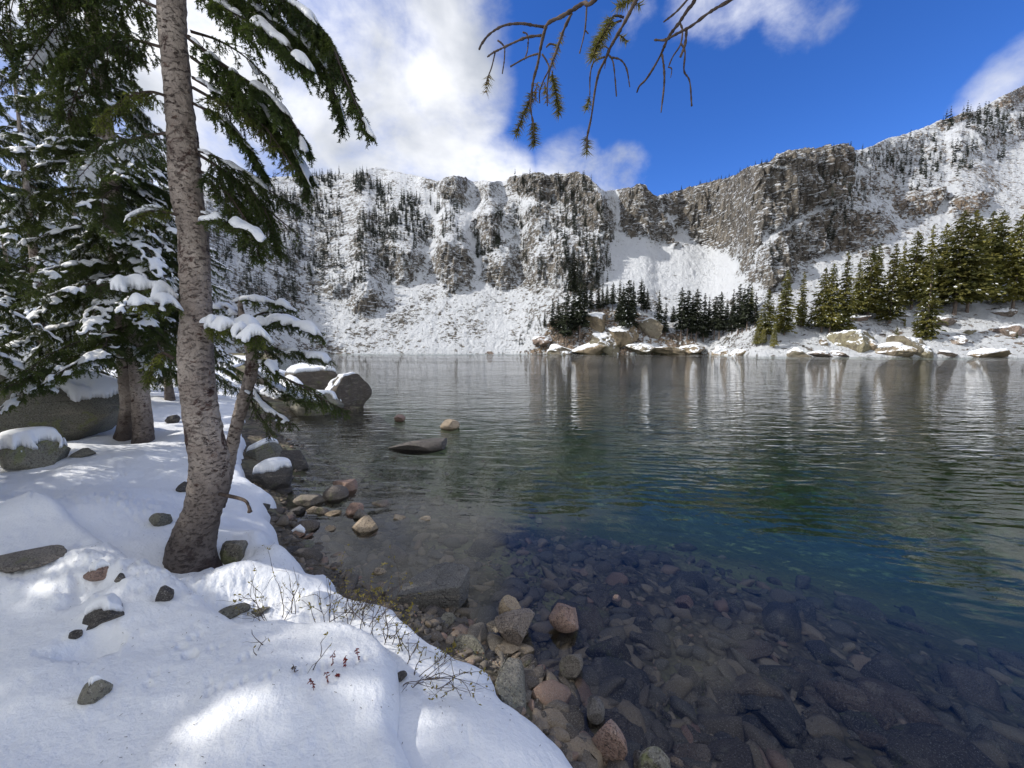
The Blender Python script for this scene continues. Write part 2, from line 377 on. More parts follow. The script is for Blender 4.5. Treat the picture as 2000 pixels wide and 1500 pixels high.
# the plain and low hills behind the camera, out to the horizon
az2 = np.radians(np.linspace(-180, 180, 241)); OX, OY = polar(150, 4500, 24, az2)
OR = np.hypot(OX, OY); OH = -2.5 + 0.10 * np.maximum(OR - 200, 0) * (0.5 + 0.5 * fbm(OX / 500, OY / 500, octv=3, seed=3)) * sstep(0, 60, -OY + 30)
OH = np.where(OY > 20, -6.0, OH)
SNOWFAR = plain('distant_snow', (.80, .82, .86), (.35, .34, .33), 0.05)
o = mk('distant_hills', np.stack([OX, OY, OH], 2).reshape(-1, 3), [gridfaces(*OX.shape)[:, ::-1]], SNOWFAR, smooth=True); tag(o, kind='structure')

# ------------------------------------------------------------------ snow cover on the bank
SEDGE = hp([(1150, 1530), (1110, 1490), (1060, 1450), (1000, 1415), (978, 1385), (970, 1345), (940, 1333), (900, 1328), (862, 1308), (835, 1285), (815, 1262), (792, 1248), (778, 1225), (745, 1216),
            (700, 1204), (672, 1186), (655, 1168), (662, 1140), (640, 1128), (612, 1142), (590, 1126), (556, 1108), (526, 1096), (530, 1082), (552, 1062), (540, 1034), (518, 1016),
            (530, 996), (518, 976), (538, 962), (512, 954), (486, 950), (470, 915), (480, 880), (468, 846), (478, 826), (470, 805), (492, 782), (560, 768), (640, 758)], 0.24)
SNOWP = [(1.6, -0.6), (0.55, 0.9)] + SEDGE + [(-12, 17), (-18, 24), (-36, 55), (-62, 100), (-80, 120), (-160, 120), (-160, -60), (1.6, -60)]
LEDGE = hp([(800, 1540), (776, 1480), (782, 1400), (778, 1335), (742, 1292), (690, 1268), (640, 1262), (560, 1250), (480, 1265)], 0.45)
LEDGEP = LEDGE + [(-4, 3.2), (-6, -3), (0, -3), (0.1, 0.6)]
WELLS = [(at_height(385, 1118, .42)[:2], 0.30, 0.10), (at_height(262, 862, .55)[:2], 0.40, 0.06)]
HOLES = [((192, 1240), .15, .07), ((160, 1270), .08, .04), ((320, 1160), .07, .06), ((190, 1135), .12, .05), ((182, 1362), .15, .07), ((450, 1090), .16, .09), ((232, 1132), .05, .05),
         ((378, 1373), .035, .03), ((362, 1352), .03, .02), ((155, 1395), .03, .02), ((130, 1380), .03, .015), ((310, 1418), .02, .012), ((300, 1440), .02, .012), ((415, 1440), .02, .01)]
HUMPS = [((180, 1030), .75, .38, .13), ((250, 985), .55, .3, .05), ((60, 1080), .5, .3, .06), ((480, 1150), .34, .2, .08), ((565, 1140), .14, .1, .05), ((545, 1075), .16, .12, .06), ((950, 1480), .34, .3, .10),
         ((200, 1180), .5, .12, .05), ((90, 1230), .6, .14, .05), ((520, 1035), .14, .12, .05), ((620, 1180), .10, .1, .07), ((720, 1240), .12, .08, .05), ((790, 1275), .12, .06, .05), ((400, 1260), .6, .2, .035), ((150, 1420), .4, .2, .04), ((640, 1440), .4, .25, .05)]
def snow_h(X, Y, full=True):
    g = ground_h(X, Y, False); d = poly_sd(X, Y, SNOWP); r = np.hypot(X, Y)
    d = d + 0.035 * fbm(X * 6, Y * 6, octv=2, seed=31) * np.minimum(1, r / 4)
    T = 0.17 + 0.04 * fbm(X * 1.6, Y * 1.6, octv=2, seed=12)
    wdt = 0.11
    u = np.clip(d / wdt, 0, 1); prof = np.sqrt(np.clip(1 - (1 - u) ** 2, 0, 1))
    near = 1.0
    lowg = np.maximum(g, 0.06)
    s = np.where(d > 0, lowg * 1.0 + T * prof * near, lowg + d * 3 - 0.01)
    if full:
        m = d > -0.3
        dl = poly_sd(X, Y, LEDGEP); u2 = np.clip(dl / 0.09, 0, 1)
        s = s + np.where(r < 7, 0.13 * np.sqrt(np.clip(1 - (1 - u2) ** 2, 0, 1)) * (1 - sstep(1.3, 3.0, dl) * 0.4), 0) * (d > 0)
        for (c, rr, amp) in WELLS:
            q = np.hypot(X - c[0], Y - c[1]); s = s - amp * np.exp(-(q / rr) ** 2) + 0.5 * amp * np.exp(-((q - 1.6 * rr) / (rr * .5)) ** 2)
        for (pc, a_, b_, amp) in HUMPS:
            c = at_height(pc[0], pc[1], .45); s = s + (d > 0) * amp * np.exp(-((X - c[0]) / a_) ** 2 - ((Y - c[1]) / b_) ** 2)
        for (pc, rr, amp) in HOLES:
            c = at_height(pc[0], pc[1], .42); q = np.hypot(X - c[0], (Y - c[1]) * 1.3) * (1 + .25 * vnoise(X * 20, Y * 20, seed=2)); s = s - amp * (1 - sstep(0.35, 1.05, q / rr))
        in_ = (d > 0)
        s = s + in_ * 0.015 * fbm(X * 3, Y * 3, octv=3, seed=41)
        c = at_height(170, 1010, .5); tex = np.exp(-((X - c[0]) / 1.1) ** 2 - ((Y - c[1]) / .32) ** 2)
        c = at_height(250, 1190, .45); tex = np.maximum(tex, .9 * np.exp(-((X - c[0]) / .9) ** 2 - ((Y - c[1]) / .28) ** 2))
        c = at_height(600, 1210, .42); tex = np.maximum(tex, np.exp(-((X - c[0]) / .5) ** 2 - ((Y - c[1]) / .13) ** 2))
        s = s + in_ * np.maximum(tex, 0.16) * 0.042 * np.abs(fbm(X * 15, Y * 15, octv=3, seed=43)) * 1.3
        for (x0, y0, x1, y1, n) in [(255, 930, 60, 1010, 9), (235, 940, 330, 985, 6), (120, 1000, 40, 990, 4), (480, 1360, 380, 1310, 3), (700, 1370, 420, 1440, 6)]:
            for k in range(n):
                tt = k / max(n - 1, 1); c = at_height(x0 + (x1 - x0) * tt + random.Random(k).uniform(-8, 8), y0 + (y1 - y0) * tt + random.Random(k + 9).uniform(-6, 6), .47)
                for dx in (-.012, .014):
                    q = np.hypot(X - c[0] - dx, Y - c[1] - dx * .7); s = s - 0.016 * np.exp(-(q / 0.012) ** 2)
    return s, d
AZ3 = np.concatenate([np.radians(np.linspace(-180, -66, 50)[:-1]), np.radians(np.linspace(-66, 24, 1000)), np.radians(np.linspace(24, 180, 60)[1:])])
SX, SY = polar(0.3, 75, 560, AZ3)
SH, SD = snow_h(SX, SY)
fc = gridfaces(*SX.shape)[:, ::-1]
keep = (SD.ravel()[fc] > -0.06).any(1)
fc = fc[keep]; used = np.unique(fc); remap = np.full(SX.size, -1); remap[used] = np.arange(len(used))
so_ = mk('snow_cover', np.stack([SX, SY, SH], 2).reshape(-1, 3)[used], [remap[fc]], SNOW, smooth=True); tag(so_, kind='structure')
def snow_at(x, y):
    s, d = snow_h(np.array([x]), np.array([y])); return float(s[0])
def ground_at(x, y): return float(ground_h(np.array([x]), np.array([y]))[0])
def on_snow(px, py):
    P = at_height(px, py, .45)
    for _ in range(6): P = at_height(px, py, snow_at(P[0], P[1]))
    return P
def on_bed(px, py):
    P = at_height(px, py, 0.0)
    for _ in range(12):
        h = ground_at(P[0], P[1]); P = P * .4 + .6 * at_height(px, py, min(h, 1.2))
    P[2] = ground_at(P[0], P[1]); return P

# ------------------------------------------------------------------ water
def water_mat():
    m, t, b, out = newmat('lake_water'); t.n.remove(b)
    g = t.add('ShaderNodeNewGeometry'); P = g.outputs['Position']
    dist = t.vmath('LENGTH', P)
    n1 = t.noise(t.mapping(P, scale=(0.55, 1.5, 1), rot=(0, 0, radians(12))), 1.9, 3, 0.5, 0.8)
    n2 = t.noise(t.mapping(P, scale=(0.6, 1.7, 1), rot=(0, 0, radians(-14))), 7.0, 3, 0.55, 0.5)
    n3 = t.noise(t.mapping(P, scale=(0.7, 1.2, 1)), 1.0, 2, 0.5, 0.3)
    wv = t.add('ShaderNodeTexWave', wave_type='BANDS', bands_direction='Y'); t.put(wv, 'Vector', t.mapping(P, rot=(0, 0, radians(8)))); wv.inputs['Scale'].default_value = 1.7
    wv.inputs['Distortion'].default_value = 5.0; wv.inputs['Detail'].default_value = 3; wv.inputs['Detail Scale'].default_value = 0.9
    xs = t.add('ShaderNodeSeparateXYZ'); t.put(xs, 0, P)
    eff = t.math('ADD', dist, t.math('MULTIPLY', t.math('SUBTRACT', t.noise(P, .5, 3), .5), 3.0))
    near = t.rng(eff, 3.6, 7.5, 0.04, 1.0); near = t.math('MULTIPLY', near, t.rng(dist, 5.0, 30.0, 1.35, 2.2))
    patch = t.rng(t.noise(t.mapping(P, scale=(.4, 1, 1)), 0.07, 3), .4, .62, .55, 1.1)
    h = t.math('ADD', t.math('MULTIPLY', n1, 3.2), t.math('MULTIPLY', n2, 0.26))
    h = t.math('ADD', h, t.math('MULTIPLY', n3, 1.6)); h = t.math('ADD', h, t.math('MULTIPLY', wv.outputs[1], 0.20))
    h = t.math('MULTIPLY', h, t.math('MULTIPLY', near, patch))
    nrm = t.bump(h, 1.0, 0.012)
    fr = t.add('ShaderNodeFresnel'); fr.inputs[0].default_value = 1.333; t.l.new(nrm, fr.inputs['Normal'])
    gl = t.add('ShaderNodeBsdfGlossy'); gl.inputs['Roughness'].default_value = 0.015; gl.inputs[0].default_value = (1, 1, 1, 1); t.l.new(nrm, gl.inputs['Normal'])
    tr = t.add('ShaderNodeBsdfTransparent'); tr.inputs[0].default_value = (.97, .985, .98, 1)
    ms = t.add('ShaderNodeMixShader'); t.l.new(fr.outputs[0], ms.inputs[0]); t.l.new(tr.outputs[0], ms.inputs[1]); t.l.new(gl.outputs[0], ms.inputs[2])
    t.l.new(ms.outputs[0], out.inputs[0])
    va = t.add('ShaderNodeVolumeAbsorption'); va.inputs[0].default_value = (.34, .70, .58, 1); va.inputs[1].default_value = 0.125
    t.l.new(va.outputs[0], out.inputs['Volume'])
    return m
WATER = water_mat()
bx0, bx1, by0, by1, bz0, bz1 = -75, 190, -30, 145, -8.5, 0.0
V = [(x, y, z) for z in (bz0, bz1) for y in (by0, by1) for x in (bx0, bx1)]
wo_ = mk('lake_water', V, [np.array([(0, 2, 3, 1), (4, 5, 7, 6), (0, 1, 5, 4), (2, 6, 7, 3), (0, 4, 6, 2), (1, 3, 7, 5)])], WATER); tag(wo_, kind='structure')

# ------------------------------------------------------------------ the mountain
SKY = [(-900, 520), (-400, 470), (0, 415), (250, 375), (450, 347), (600, 345), (618, 344), (640, 340), (700, 338), (730, 326), (770, 334), (800, 341), (830, 348), (854, 355), (866, 348), (885, 345), (909, 347), (922, 354), (950, 354), (986, 354), (994, 346),
       (1042, 337), (1062, 339), (1070, 344), (1086, 338), (1130, 335), (1150, 343), (1162, 360), (1182, 374), (1210, 371), (1230, 368), (1250, 358), (1262, 362), (1272, 372), (1283, 384), (1310, 377), (1340, 369), (1400, 353), (1440, 338), (1460, 328), (1500, 319), (1513, 303), (1530, 299), (1560, 293), (1580, 292), (1610, 285),
       (1640, 282), (1655, 283), (1665, 294), (1690, 290), (1730, 272), (1760, 264), (1790, 254), (1815, 246), (1830, 236), (1860, 228), (1880, 220), (1905, 217), (1925, 206), (1950, 190), (1975, 180), (2000, 167), (2200, 90), (2500, 20), (3000, 0)]
YS = [(-900, 34), (-300, 38), (0, 46), (300, 70), (500, 98), (600, 117), (1000, 122), (1200, 112), (1370, 108), (1420, 100), (1480, 86), (1700, 80), (2000, 76), (2500, 66), (3000, 60)]
XS = np.concatenate([np.arange(-900, -60, 8.0), np.arange(-60, 2060, 1.7), np.arange(2060, 3000, 8.0)])
NR = 250
sky_y = np.interp(XS, [p[0] for p in SKY], [p[1] for p in SKY]) + 2.2 * fbm(XS / 9, XS * 0, octv=4, seed=77)
Y0 = np.interp(XS, [p[0] for p in YS], [p[1] for p in YS])
hb = np.where(XS < 610, 0.2, -0.6)
y_b = 678 + (H - hb) * F / Y0                         # pixel row of the foot of the slope
tt = np.linspace(0, 1, NR)[:, None]
IY = y_b[None] + (sky_y[None] - y_b[None]) * tt; IX = np.repeat(XS[None], NR, 0)
ROCKS = [  # outlines of cliffs and outcrops (pixel coordinates on the face), strength, steepness
    ([(990, 345), (1042, 332), (1085, 332), (1140, 328), (1168, 362), (1188, 400), (1207, 470), (1188, 476), (1160, 446), (1125, 420), (1100, 402), (1060, 392), (1020, 385), (993, 368)], .95, 1.0),
    ([(862, 345), (912, 340), (922, 368), (906, 402), (880, 402), (855, 388)], .9, .9),
    ([(826, 352), (852, 350), (850, 375), (832, 375)], .75, .6), ([(935, 362), (965, 358), (960, 385), (938, 382)], .75, .6),
    ([(925, 425), (955, 412), (985, 430), (978, 480), (945, 505), (925, 460)], .8, .8),
    ([(868, 470), (905, 478), (926, 520), (922, 558), (880, 575), (845, 530), (848, 500)], .85, .9),
    ([(742, 480), (790, 495), (838, 500), (826, 522), (806, 550), (770, 556), (748, 520)], .85, .9),
    ([(695, 585), (742, 572), (734, 600), (712, 614), (694, 606)], .95, .9), ([(640, 560), (730, 548), (722, 575), (650, 580)], .55, .5),
    ([(940, 500), (1010, 510), (1000, 560), (960, 566), (940, 540)], .75, .8), ([(1020, 500), (1190, 480), (1182, 560), (1100, 570), (1030, 550)], .60, .6),
    ([(820, 430), (845, 420), (850, 470), (828, 480)], .7, .7), ([(985, 390), (1060, 400), (1100, 430), (1020, 500), (985, 440)], .55, .4),
    ([(1205, 372), (1250, 352), (1284, 380), (1292, 420), (1316, 450), (1322, 482), (1290, 477), (1240, 467), (1214, 440)], 1.0, 1.1),
    ([(1286, 378), (1400, 345), (1500, 310), (1515, 296), (1650, 275), (1672, 298), (1668, 360), (1640, 402), (1560, 420), (1500, 460), (1468, 492), (1400, 482), (1345, 466), (1322, 440), (1300, 410)], 1.0, 1.2),
    ([(1490, 470), (1560, 430), (1650, 402), (1742, 428), (1738, 452), (1684, 492), (1600, 502), (1545, 532), (1500, 568), (1456, 548), (1433, 515), (1440, 490)], .85, .7),
    ([(1745, 395), (1830, 368), (1862, 385), (1802, 422), (1768, 427)], .8, .6), ([(1850, 390), (1880, 378), (1952, 374), (1925, 402), (1892, 430), (1850, 422)], .85, .6),
    ([(1820, 236), (1860, 224), (1908, 212), (1900, 236), (1840, 252)], .9, .6), ([(1920, 210), (1960, 182), (2060, 130), (2060, 170), (1960, 215)], .9, .6),
    ([(1670, 300), (1790, 255), (1830, 262), (1760, 320), (1690, 360)], .62, .5), ([(1780, 300), (1990, 220), (2060, 240), (1860, 330)], .5, .3),
    ([(1640, 350), (1760, 340), (1740, 380), (1650, 400)], .6, .4)]
SNOWS = [([(905, 400), (925, 420), (925, 460), (945, 505), (935, 560), (915, 480)], 1), ([(1200, 445), (1290, 480), (1420, 490), (1440, 520), (1460, 560), (1480, 590), (1300, 580), (1190, 560)], 1),
         ([(840, 380), (862, 392), (868, 460), (845, 500), (800, 590), (770, 600), (830, 520), (852, 450)], 1), ([(1284, 400), (1300, 415), (1325, 445), (1345, 470), (1322, 480), (1308, 440)], 1),
         ([(1168, 365), (1205, 375), (1214, 440), (1207, 465), (1188, 400)], .8), ([(1560, 430), (1500, 462), (1470, 500), (1500, 478)], 1), ([(1180, 530), (1440, 500), (1440, 560), (1180, 570)], 1)]
wx = IX + 6 * fbm(IX / 7, IY / 7, octv=3, seed=52) + 15 * fbm(IX / 34, IY / 34, octv=5, seed=50, gain=.65); wy = IY + 6 * fbm(IX / 8, IY / 6, octv=3, seed=62) + 15 * fbm(IX / 30, IY / 30, octv=5, seed=60, gain=.65)
rockm = np.zeros_like(IX); steep = np.zeros_like(IX)
for poly, st, sp in ROCKS:
    d = poly_sd(wx, wy, poly); rockm = np.maximum(rockm, (st - .20) * sstep(-7, 5, d)); steep = np.maximum(steep, sp * sstep(-6, 8, d))
base = 0.40 + 0.20 * fbm(IX / 60, IY / 40, octv=3, seed=90)
forest = sstep(-20, 30, poly_sd(IX, IY, [(300, 330), (640, 345), (850, 420), (850, 500), (740, 600), (560, 620), (300, 620)]))
base = base + 0.10 * forest + 0.13 * sstep(-20, 20, poly_sd(IX, IY, [(985, 390), (1190, 400), (1190, 570), (1010, 570)]))
base = np.where(IX > 1440, 0.38 + 0.14 * fbm(IX / 50, IY / 50, octv=3, seed=91), base)
base = base - 0.05 * sstep(560, 640, IY)
rockm = np.maximum(rockm, base)
for poly, st in SNOWS:
    d = poly_sd(wx, wy, poly); rockm = rockm * (1 - 0.68 * st * sstep(-4, 6, d)); steep = steep * (1 - st * sstep(-4, 6, d))
hillm = sstep(-10, 10, poly_sd(IX, IY, [(1450, 720), (1480, 660), (1640, 640), (1700, 605), (1850, 585), (2100, 520), (3100, 300), (3100, 720)]))
penm = sstep(-6, 8, poly_sd(wx, wy, [(1010, 700), (1030, 672), (1060, 640), (1110, 612), (1180, 598), (1260, 606), (1290, 640), (1350, 660), (1370, 676), (1380, 700)]))
rockm = np.maximum(rockm, 0.56 * penm); rockm = np.where(hillm > .5, np.minimum(rockm, 0.34), rockm)
# depth: integrate up the face with the local slope
tanS = (0.84 + 0.12 * fbm(IX / 120, IY / 60, octv=2, seed=14)) + 2.2 * steep
tanS = np.where(IX > 1480, np.maximum(tanS, 0.95), tanS); tanS = np.maximum(tanS, 0.7)
tanS = tanS * (1 - .25 * hillm)
bump_ = penm * 0.9
DY = np.zeros_like(IX); DY[0] = Y0
for i in range(1, NR):
    dyp = IY[i - 1] - IY[i]; elev = 678 - IY[i]
    k = dyp / np.maximum(F * (tanS[i] + bump_[i]) - elev, 90)
    DY[i] = DY[i - 1] * (1 + k)
ker = np.hanning(33); ker /= ker.sum()
for i in range(NR): DY[i] = np.convolve(np.pad(DY[i], 16, 'edge'), ker, 'valid')
RX = (IX - CX) / F; RB = (CY - IY) / F
ry = cos(TH) + sin(TH) * RB; rz = -sin(TH) + cos(TH) * RB
MX = RX * DY / ry; MY = DY.copy(); MZ = H + rz * DY / ry
# relief: ribs, gullies, ledges, blocks
nx_, ny_ = -0.25 * np.sign(MX) * 0, -0.8
rel = 3.0 * fbm(MX / 14, MZ / 26, MY / 30, octv=4, seed=101) * (0.25 + steep)
def ridged(x, y, z, o, s): return 1 - np.abs(fbm(x, y, z, octv=o, seed=s)) * 2
stc = np.clip(steep, 0, 1)
rel = rel + 4.2 * (ridged(MX / 8, MZ / 30, MY / 18, 4, 111) - .6) * stc + 2.6 * ridged(MX / 2.6, MZ / 9, MY / 6, 4, 121) * np.clip(steep + .12, 0, 1)
blk = np.floor(fbm(MX / 7, MZ / 14, MY / 9, octv=3, seed=140) * 9) / 9
rel = rel + 3.4 * blk * stc
rel = rel + (0.35 + .5 * stc) * fbm(MX / 1.6, MY / 1.6, MZ / 1.6, octv=3, seed=131)
fade = sstep(0, 0.04, tt) * (1 - 0.6 * sstep(0.96, 1, tt))
MY2 = MY - 0.75 * rel * fade; MZ2 = MZ + 0.45 * rel * fade * (1 - 0.7 * np.clip(steep, 0, 1)); MX2 = MX
# back slope behind the ridge
BK = 10; bx_, by_, bz_ = [], [], []
for j in range(1, BK + 1):
    q = j / BK; bx_.append(MX2[-1] * (1 + .6 * q)); by_.append(MY2[-1] * (1 + .6 * q)); bz_.append(MZ2[-1] - (25 * q + 160 * q * q) * (MZ2[-1] / 130))
AX = np.vstack([MX2, np.array(bx_)]); AY = np.vstack([MY2, np.array(by_)]); AZ = np.vstack([MZ2, np.array(bz_)])
RM = np.vstack([rockm, np.full((BK, len(XS)), .3)]); ST = np.vstack([np.clip(steep, 0, 1), np.zeros((BK, len(XS)))])
TN = np.maximum(sstep(1500, 1900, AX * 0 + XS[None]) * .55, np.vstack([penm, np.zeros((BK, len(XS)))]) * .8)
def mountain_mat():
    m, t, b, out = newmat('mountain_face'); g = t.add('ShaderNodeNewGeometry'); P = g.outputs['Position']
    ar = t.add('ShaderNodeAttribute', attribute_name='rockiness').outputs['Fac']; at_ = t.add('ShaderNodeAttribute', attribute_name='warmth').outputs['Fac']
    st = t.add('ShaderNodeAttribute', attribute_name='steepness').outputs['Fac']
    nz = t.add('ShaderNodeSeparateXYZ'); t.put(nz, 0, g.outputs['Normal'])
    vert = t.mapping(P, scale=(1, 1, .45))
    n1 = t.noise(P, 0.62, 7, 0.72, 0.3); n2 = t.noise(t.mapping(P, rot=(0, .5, .3), scale=(.55, 1, 1.6)), 1.5, 5, 0.7, 0.4); n0 = t.noise(P, .12, 4, .6)
    n = t.math('ADD', t.math('MULTIPLY', n1, .55), t.math('MULTIPLY', n2, .45)); n = t.math('ADD', n, t.math('MULTIPLY', t.math('SUBTRACT', n0, .5), .25))
    up = t.rng(nz.outputs[2], 0.25, 0.85, 0.13, -0.05)
    v = t.math('ADD', t.math('ADD', ar, up), t.math('MULTIPLY', t.math('SUBTRACT', n, 0.5), 4.4))
    ledge = t.noise(t.mapping(P, scale=(.45, .45, 2.6), rot=(.1, .25, 0)), .8, 5, .65, .4); v = t.math('SUBTRACT', v, t.math('MULTIPLY', t.rng(ledge, .54, .64, 0, 1.3), st))
    rk = t.rng(v, 0.50, 0.60)
    c = t.noise(vert, 0.5, 7, .65); rc = t.ramp(c, [(.25, c4(.07, .066, .06)), (.45, c4(.17, .153, .13)), (.58, c4(.27, .24, .20)), (.75, c4(.42, .375, .31))])
    wc = t.ramp(t.noise(P, .35, 5, .65), [(.3, c4(.19, .15, .12)), (.5, c4(.36, .26, .19)), (.7, c4(.48, .36, .22))])
    rc = t.mix(at_, rc, wc)
    cr = t.noise(t.mapping(P, scale=(1.0, 1.0, .22)), .9, 6, .7, .8)
    rc = t.mix(t.rng(cr, .53, .60, 0, .85), rc, c4(.035, .032, .03)); vc = t.add('ShaderNodeTexVoronoi', feature='DISTANCE_TO_EDGE'); t.put(vc, 'Vector', t.mapping(P, scale=(.3, .3, .12), rot=(.1, .2, 0))); vc.inputs['Scale'].default_value = 1.0; rc = t.mix(t.rng(vc.outputs[0], 0, .07, .8, 0), rc, c4(.03, .028, .026))
    bush = t.noise(P, 1.1, 3, .6); rc = t.mix(t.math('MULTIPLY', t.rng(bush, .58, .66, 0, .8), t.math('SUBTRACT', 1.0, st)), rc, c4(.05, .06, .035))
    t.put(b, 'Base Color', t.mix(rk, c4(.80, .83, .87), rc)); b.inputs['Roughness'].default_value = .85
    hh = t.math('ADD', t.math('MULTIPLY', t.noise(vert, 1.2, 8, .7), 1.2), t.math('MULTIPLY', rk, .2))
    t.put(b, 'Normal', t.bump(hh, 1.0, 1.6)); return m
MOUNT = mountain_mat()
mo = mk('mountain_slope', np.stack([AX, AY, AZ], 2).reshape(-1, 3), [gridfaces(*AX.shape)], MOUNT, smooth=True, attrs={'rockiness': RM, 'warmth': TN, 'steepness': ST}); tag(mo, kind='structure')
def on_mountain(px, py):
    j = int(np.argmin(np.abs(XS - px))); i = int(np.argmin(np.abs(IY[:, j] - py)))
    return np.array([MX2[i, j], MY2[i, j], MZ2[i, j]])
# ------------------------------------------------------------------ rocks
_ico = {}
def ico(sub):
    if sub not in _ico:
        bm = bmesh.new(); bmesh.ops.create_icosphere(bm, subdivisions=sub, radius=1.0)
        V = np.array([v.co[:] for v in bm.verts]); Fc = np.array([[v.index for v in f.verts] for f in bm.faces]); bm.free(); _ico[sub] = (V, Fc)
    return _ico[sub]
def rock_shape(seed, sub=4, planes=11, rough=0.05, dmin=.5, dmax=.85):
    V, Fc = ico(sub); V = V.copy(); r = np.random.default_rng(seed)
    for i in range(planes):
        n = r.normal(size=3); n /= np.linalg.norm(n); d = r.uniform(dmin, dmax)
        over = V @ n - d; V -= np.outer(np.where(over > 0, over * 0.97, 0), n)
    nrm = unit(V); q = V * 1.5 + seed * 3.1
    V = V + nrm * (rough * fbm(q[:, 0], q[:, 1], q[:, 2], octv=5, seed=seed, gain=.55))[:, None]
    V[:, 0] /= np.ptp(V[:, 0]); V[:, 1] /= np.ptp(V[:, 1]); V[:, 2] /= np.ptp(V[:, 2])
    V -= (V.max(0) + V.min(0)) / 2
    return V, Fc                         # fits a unit box
def rot3(rx, ry_, rz_):
    from mathutils import Euler
    return np.array(Euler((rx, ry_, rz_)).to_matrix())
def rock(name, P, size, rz=0.0, tilt=(0, 0), mat=None, seed=0, sub=5, planes=11, rough=.05, label=None, group=None, cat='rock', snow=None, dmin=.5, dmax=.85, sink=0.25):
    """P = where its visible foot is; size = (w, d, h) metres"""
    V, Fc = rock_shape(seed, sub, planes, rough, dmin, dmax); V = V * np.array(size); V = V @ rot3(tilt[0], tilt[1], 0).T
    V[:, 2] -= V[:, 2].min() + size[2] * sink
    o = mk(name, V, [Fc], mat or ROCK, smooth=True)
    o.location = P; o.rotation_euler = (0, 0, rz)
    tag(o, label, cat, group)
    if snow: snow_on_rock(o, V, snow, seed, rz, P)
    return o
def blur(a, n=1):
    for _ in range(n):
        for ax in (0, 1):
            a = (np.roll(a, 1, ax) + np.roll(a, -1, ax) + 2 * a) / 4
    return a
def snow_sheet(name, mask, Z, xs, ys, thick, parent, nblur=3, thr=.5, lumps=0.0, seed=0, loc=None):
    """a closed cushion of snow over a height field"""
    m = mask.astype(float); mb = blur(m, nblur); zb = blur(Z * m, nblur) / np.maximum(blur(m, nblur), 1e-4)
    far = blur(m, nblur * 4)
    th = thick * np.sqrt(np.clip((mb - thr) / (1 - thr), 0, 1)) * (.45 + .55 * np.clip((far - .4) / .6, 0, 1))
    XX, YY = np.meshgrid(xs, ys, indexing='ij')
    th = th * (1 + lumps * fbm(XX * 9 + seed, YY * 9, octv=2, seed=seed))
    ok = (mb > thr)
    top = zb + th; bot = zb - 0.012 * 0 - .004
    idx = np.arange(mask.size).reshape(mask.shape)
    q = ok[:-1, :-1] & ok[1:, :-1] & ok[1:, 1:] & ok[:-1, 1:]
    a = idx[:-1, :-1][q]; b = idx[1:, :-1][q]; c = idx[1:, 1:][q]; d = idx[:-1, 1:][q]
    if len(a) == 0: return None
    V = np.stack([XX, YY, top], 2).reshape(-1, 3); V2 = np.stack([XX, YY, bot], 2).reshape(-1, 3)
    f1 = np.stack([a, b, c, d], 1); f2 = np.stack([d, c, b, a], 1) + len(V)
    # side walls
    e = np.concatenate([f1[:, [0, 1]], f1[:, [1, 2]], f1[:, [2, 3]], f1[:, [3, 0]]]); key = e[:, 0].astype(np.int64) * mask.size + e[:, 1]; rev = e[:, 1].astype(np.int64) * mask.size + e[:, 0]
    bd = e[~np.isin(key, rev)]; f3 = np.stack([bd[:, 1], bd[:, 0], bd[:, 0] + len(V), bd[:, 1] + len(V)], 1)
    fc = np.vstack([f1, f2, f3]); VV = np.vstack([V, V2]); used = np.unique(fc); rm = np.full(len(VV), -1); rm[used] = np.arange(len(used))
    o = mk(name, VV[used], [rm[fc]], SNOW, parent=parent, smooth=True)
    if loc is not None: o.location = loc
    return o
def snow_on_rock(o, V, spec, seed, rz, P):
    thick, cover, side = spec            # side: (dx, dy) local direction towards which the cap reaches
    n = 90; lo = V.min(0); hi = V.max(0); step = max(hi[0] - lo[0], hi[1] - lo[1]) / n
    xs = np.arange(lo[0] - 4 * step, hi[0] + 4 * step, step); ys = np.arange(lo[1] - 4 * step, hi[1] + 4 * step, step)
    Z = np.full((len(xs), len(ys)), -1e9)
    Vd, Fd = V, None
    # dense sampling of the upper surface
    me = o.data; co = V; tri = np.array([p.vertices[:] for p in me.polygons])
    A, B, C = co[tri[:, 0]], co[tri[:, 1]], co[tri[:, 2]]
    for u in np.linspace(0, 1, 7):
        for v_ in np.linspace(0, 1 - u, max(1, int(7 * (1 - u)))):
            p = A * (1 - u - v_) + B * u + C * v_
            ix = ((p[:, 0] - xs[0]) / step + .5).astype(int); iy = ((p[:, 1] - ys[0]) / step + .5).astype(int)
            np.maximum.at(Z, (ix, iy), p[:, 2])
    XX, YY = np.meshgrid(xs, ys, indexing='ij')
    okz = Z > -1e8; Zf = np.where(okz, Z, lo[2]); gx, gy = np.gradient(Zf, step)
    slope = np.hypot(gx, gy); t = Zf + (side[0] * XX + side[1] * YY)
    rank = (t - t[okz].min()) / (np.ptp(t[okz]) + 1e-9) + .18 * fbm(XX / (hi[0] - lo[0]) * 4, YY / (hi[0] - lo[0]) * 4, octv=3, seed=seed + 5)
    m = okz & (blur(okz.astype(float), 2) > .8) & (rank > 1 - cover) & (blur(slope, 2) < 1.3)
    snow_sheet('snow_cap', m, Zf, xs, ys, thick, o, nblur=3, seed=seed)

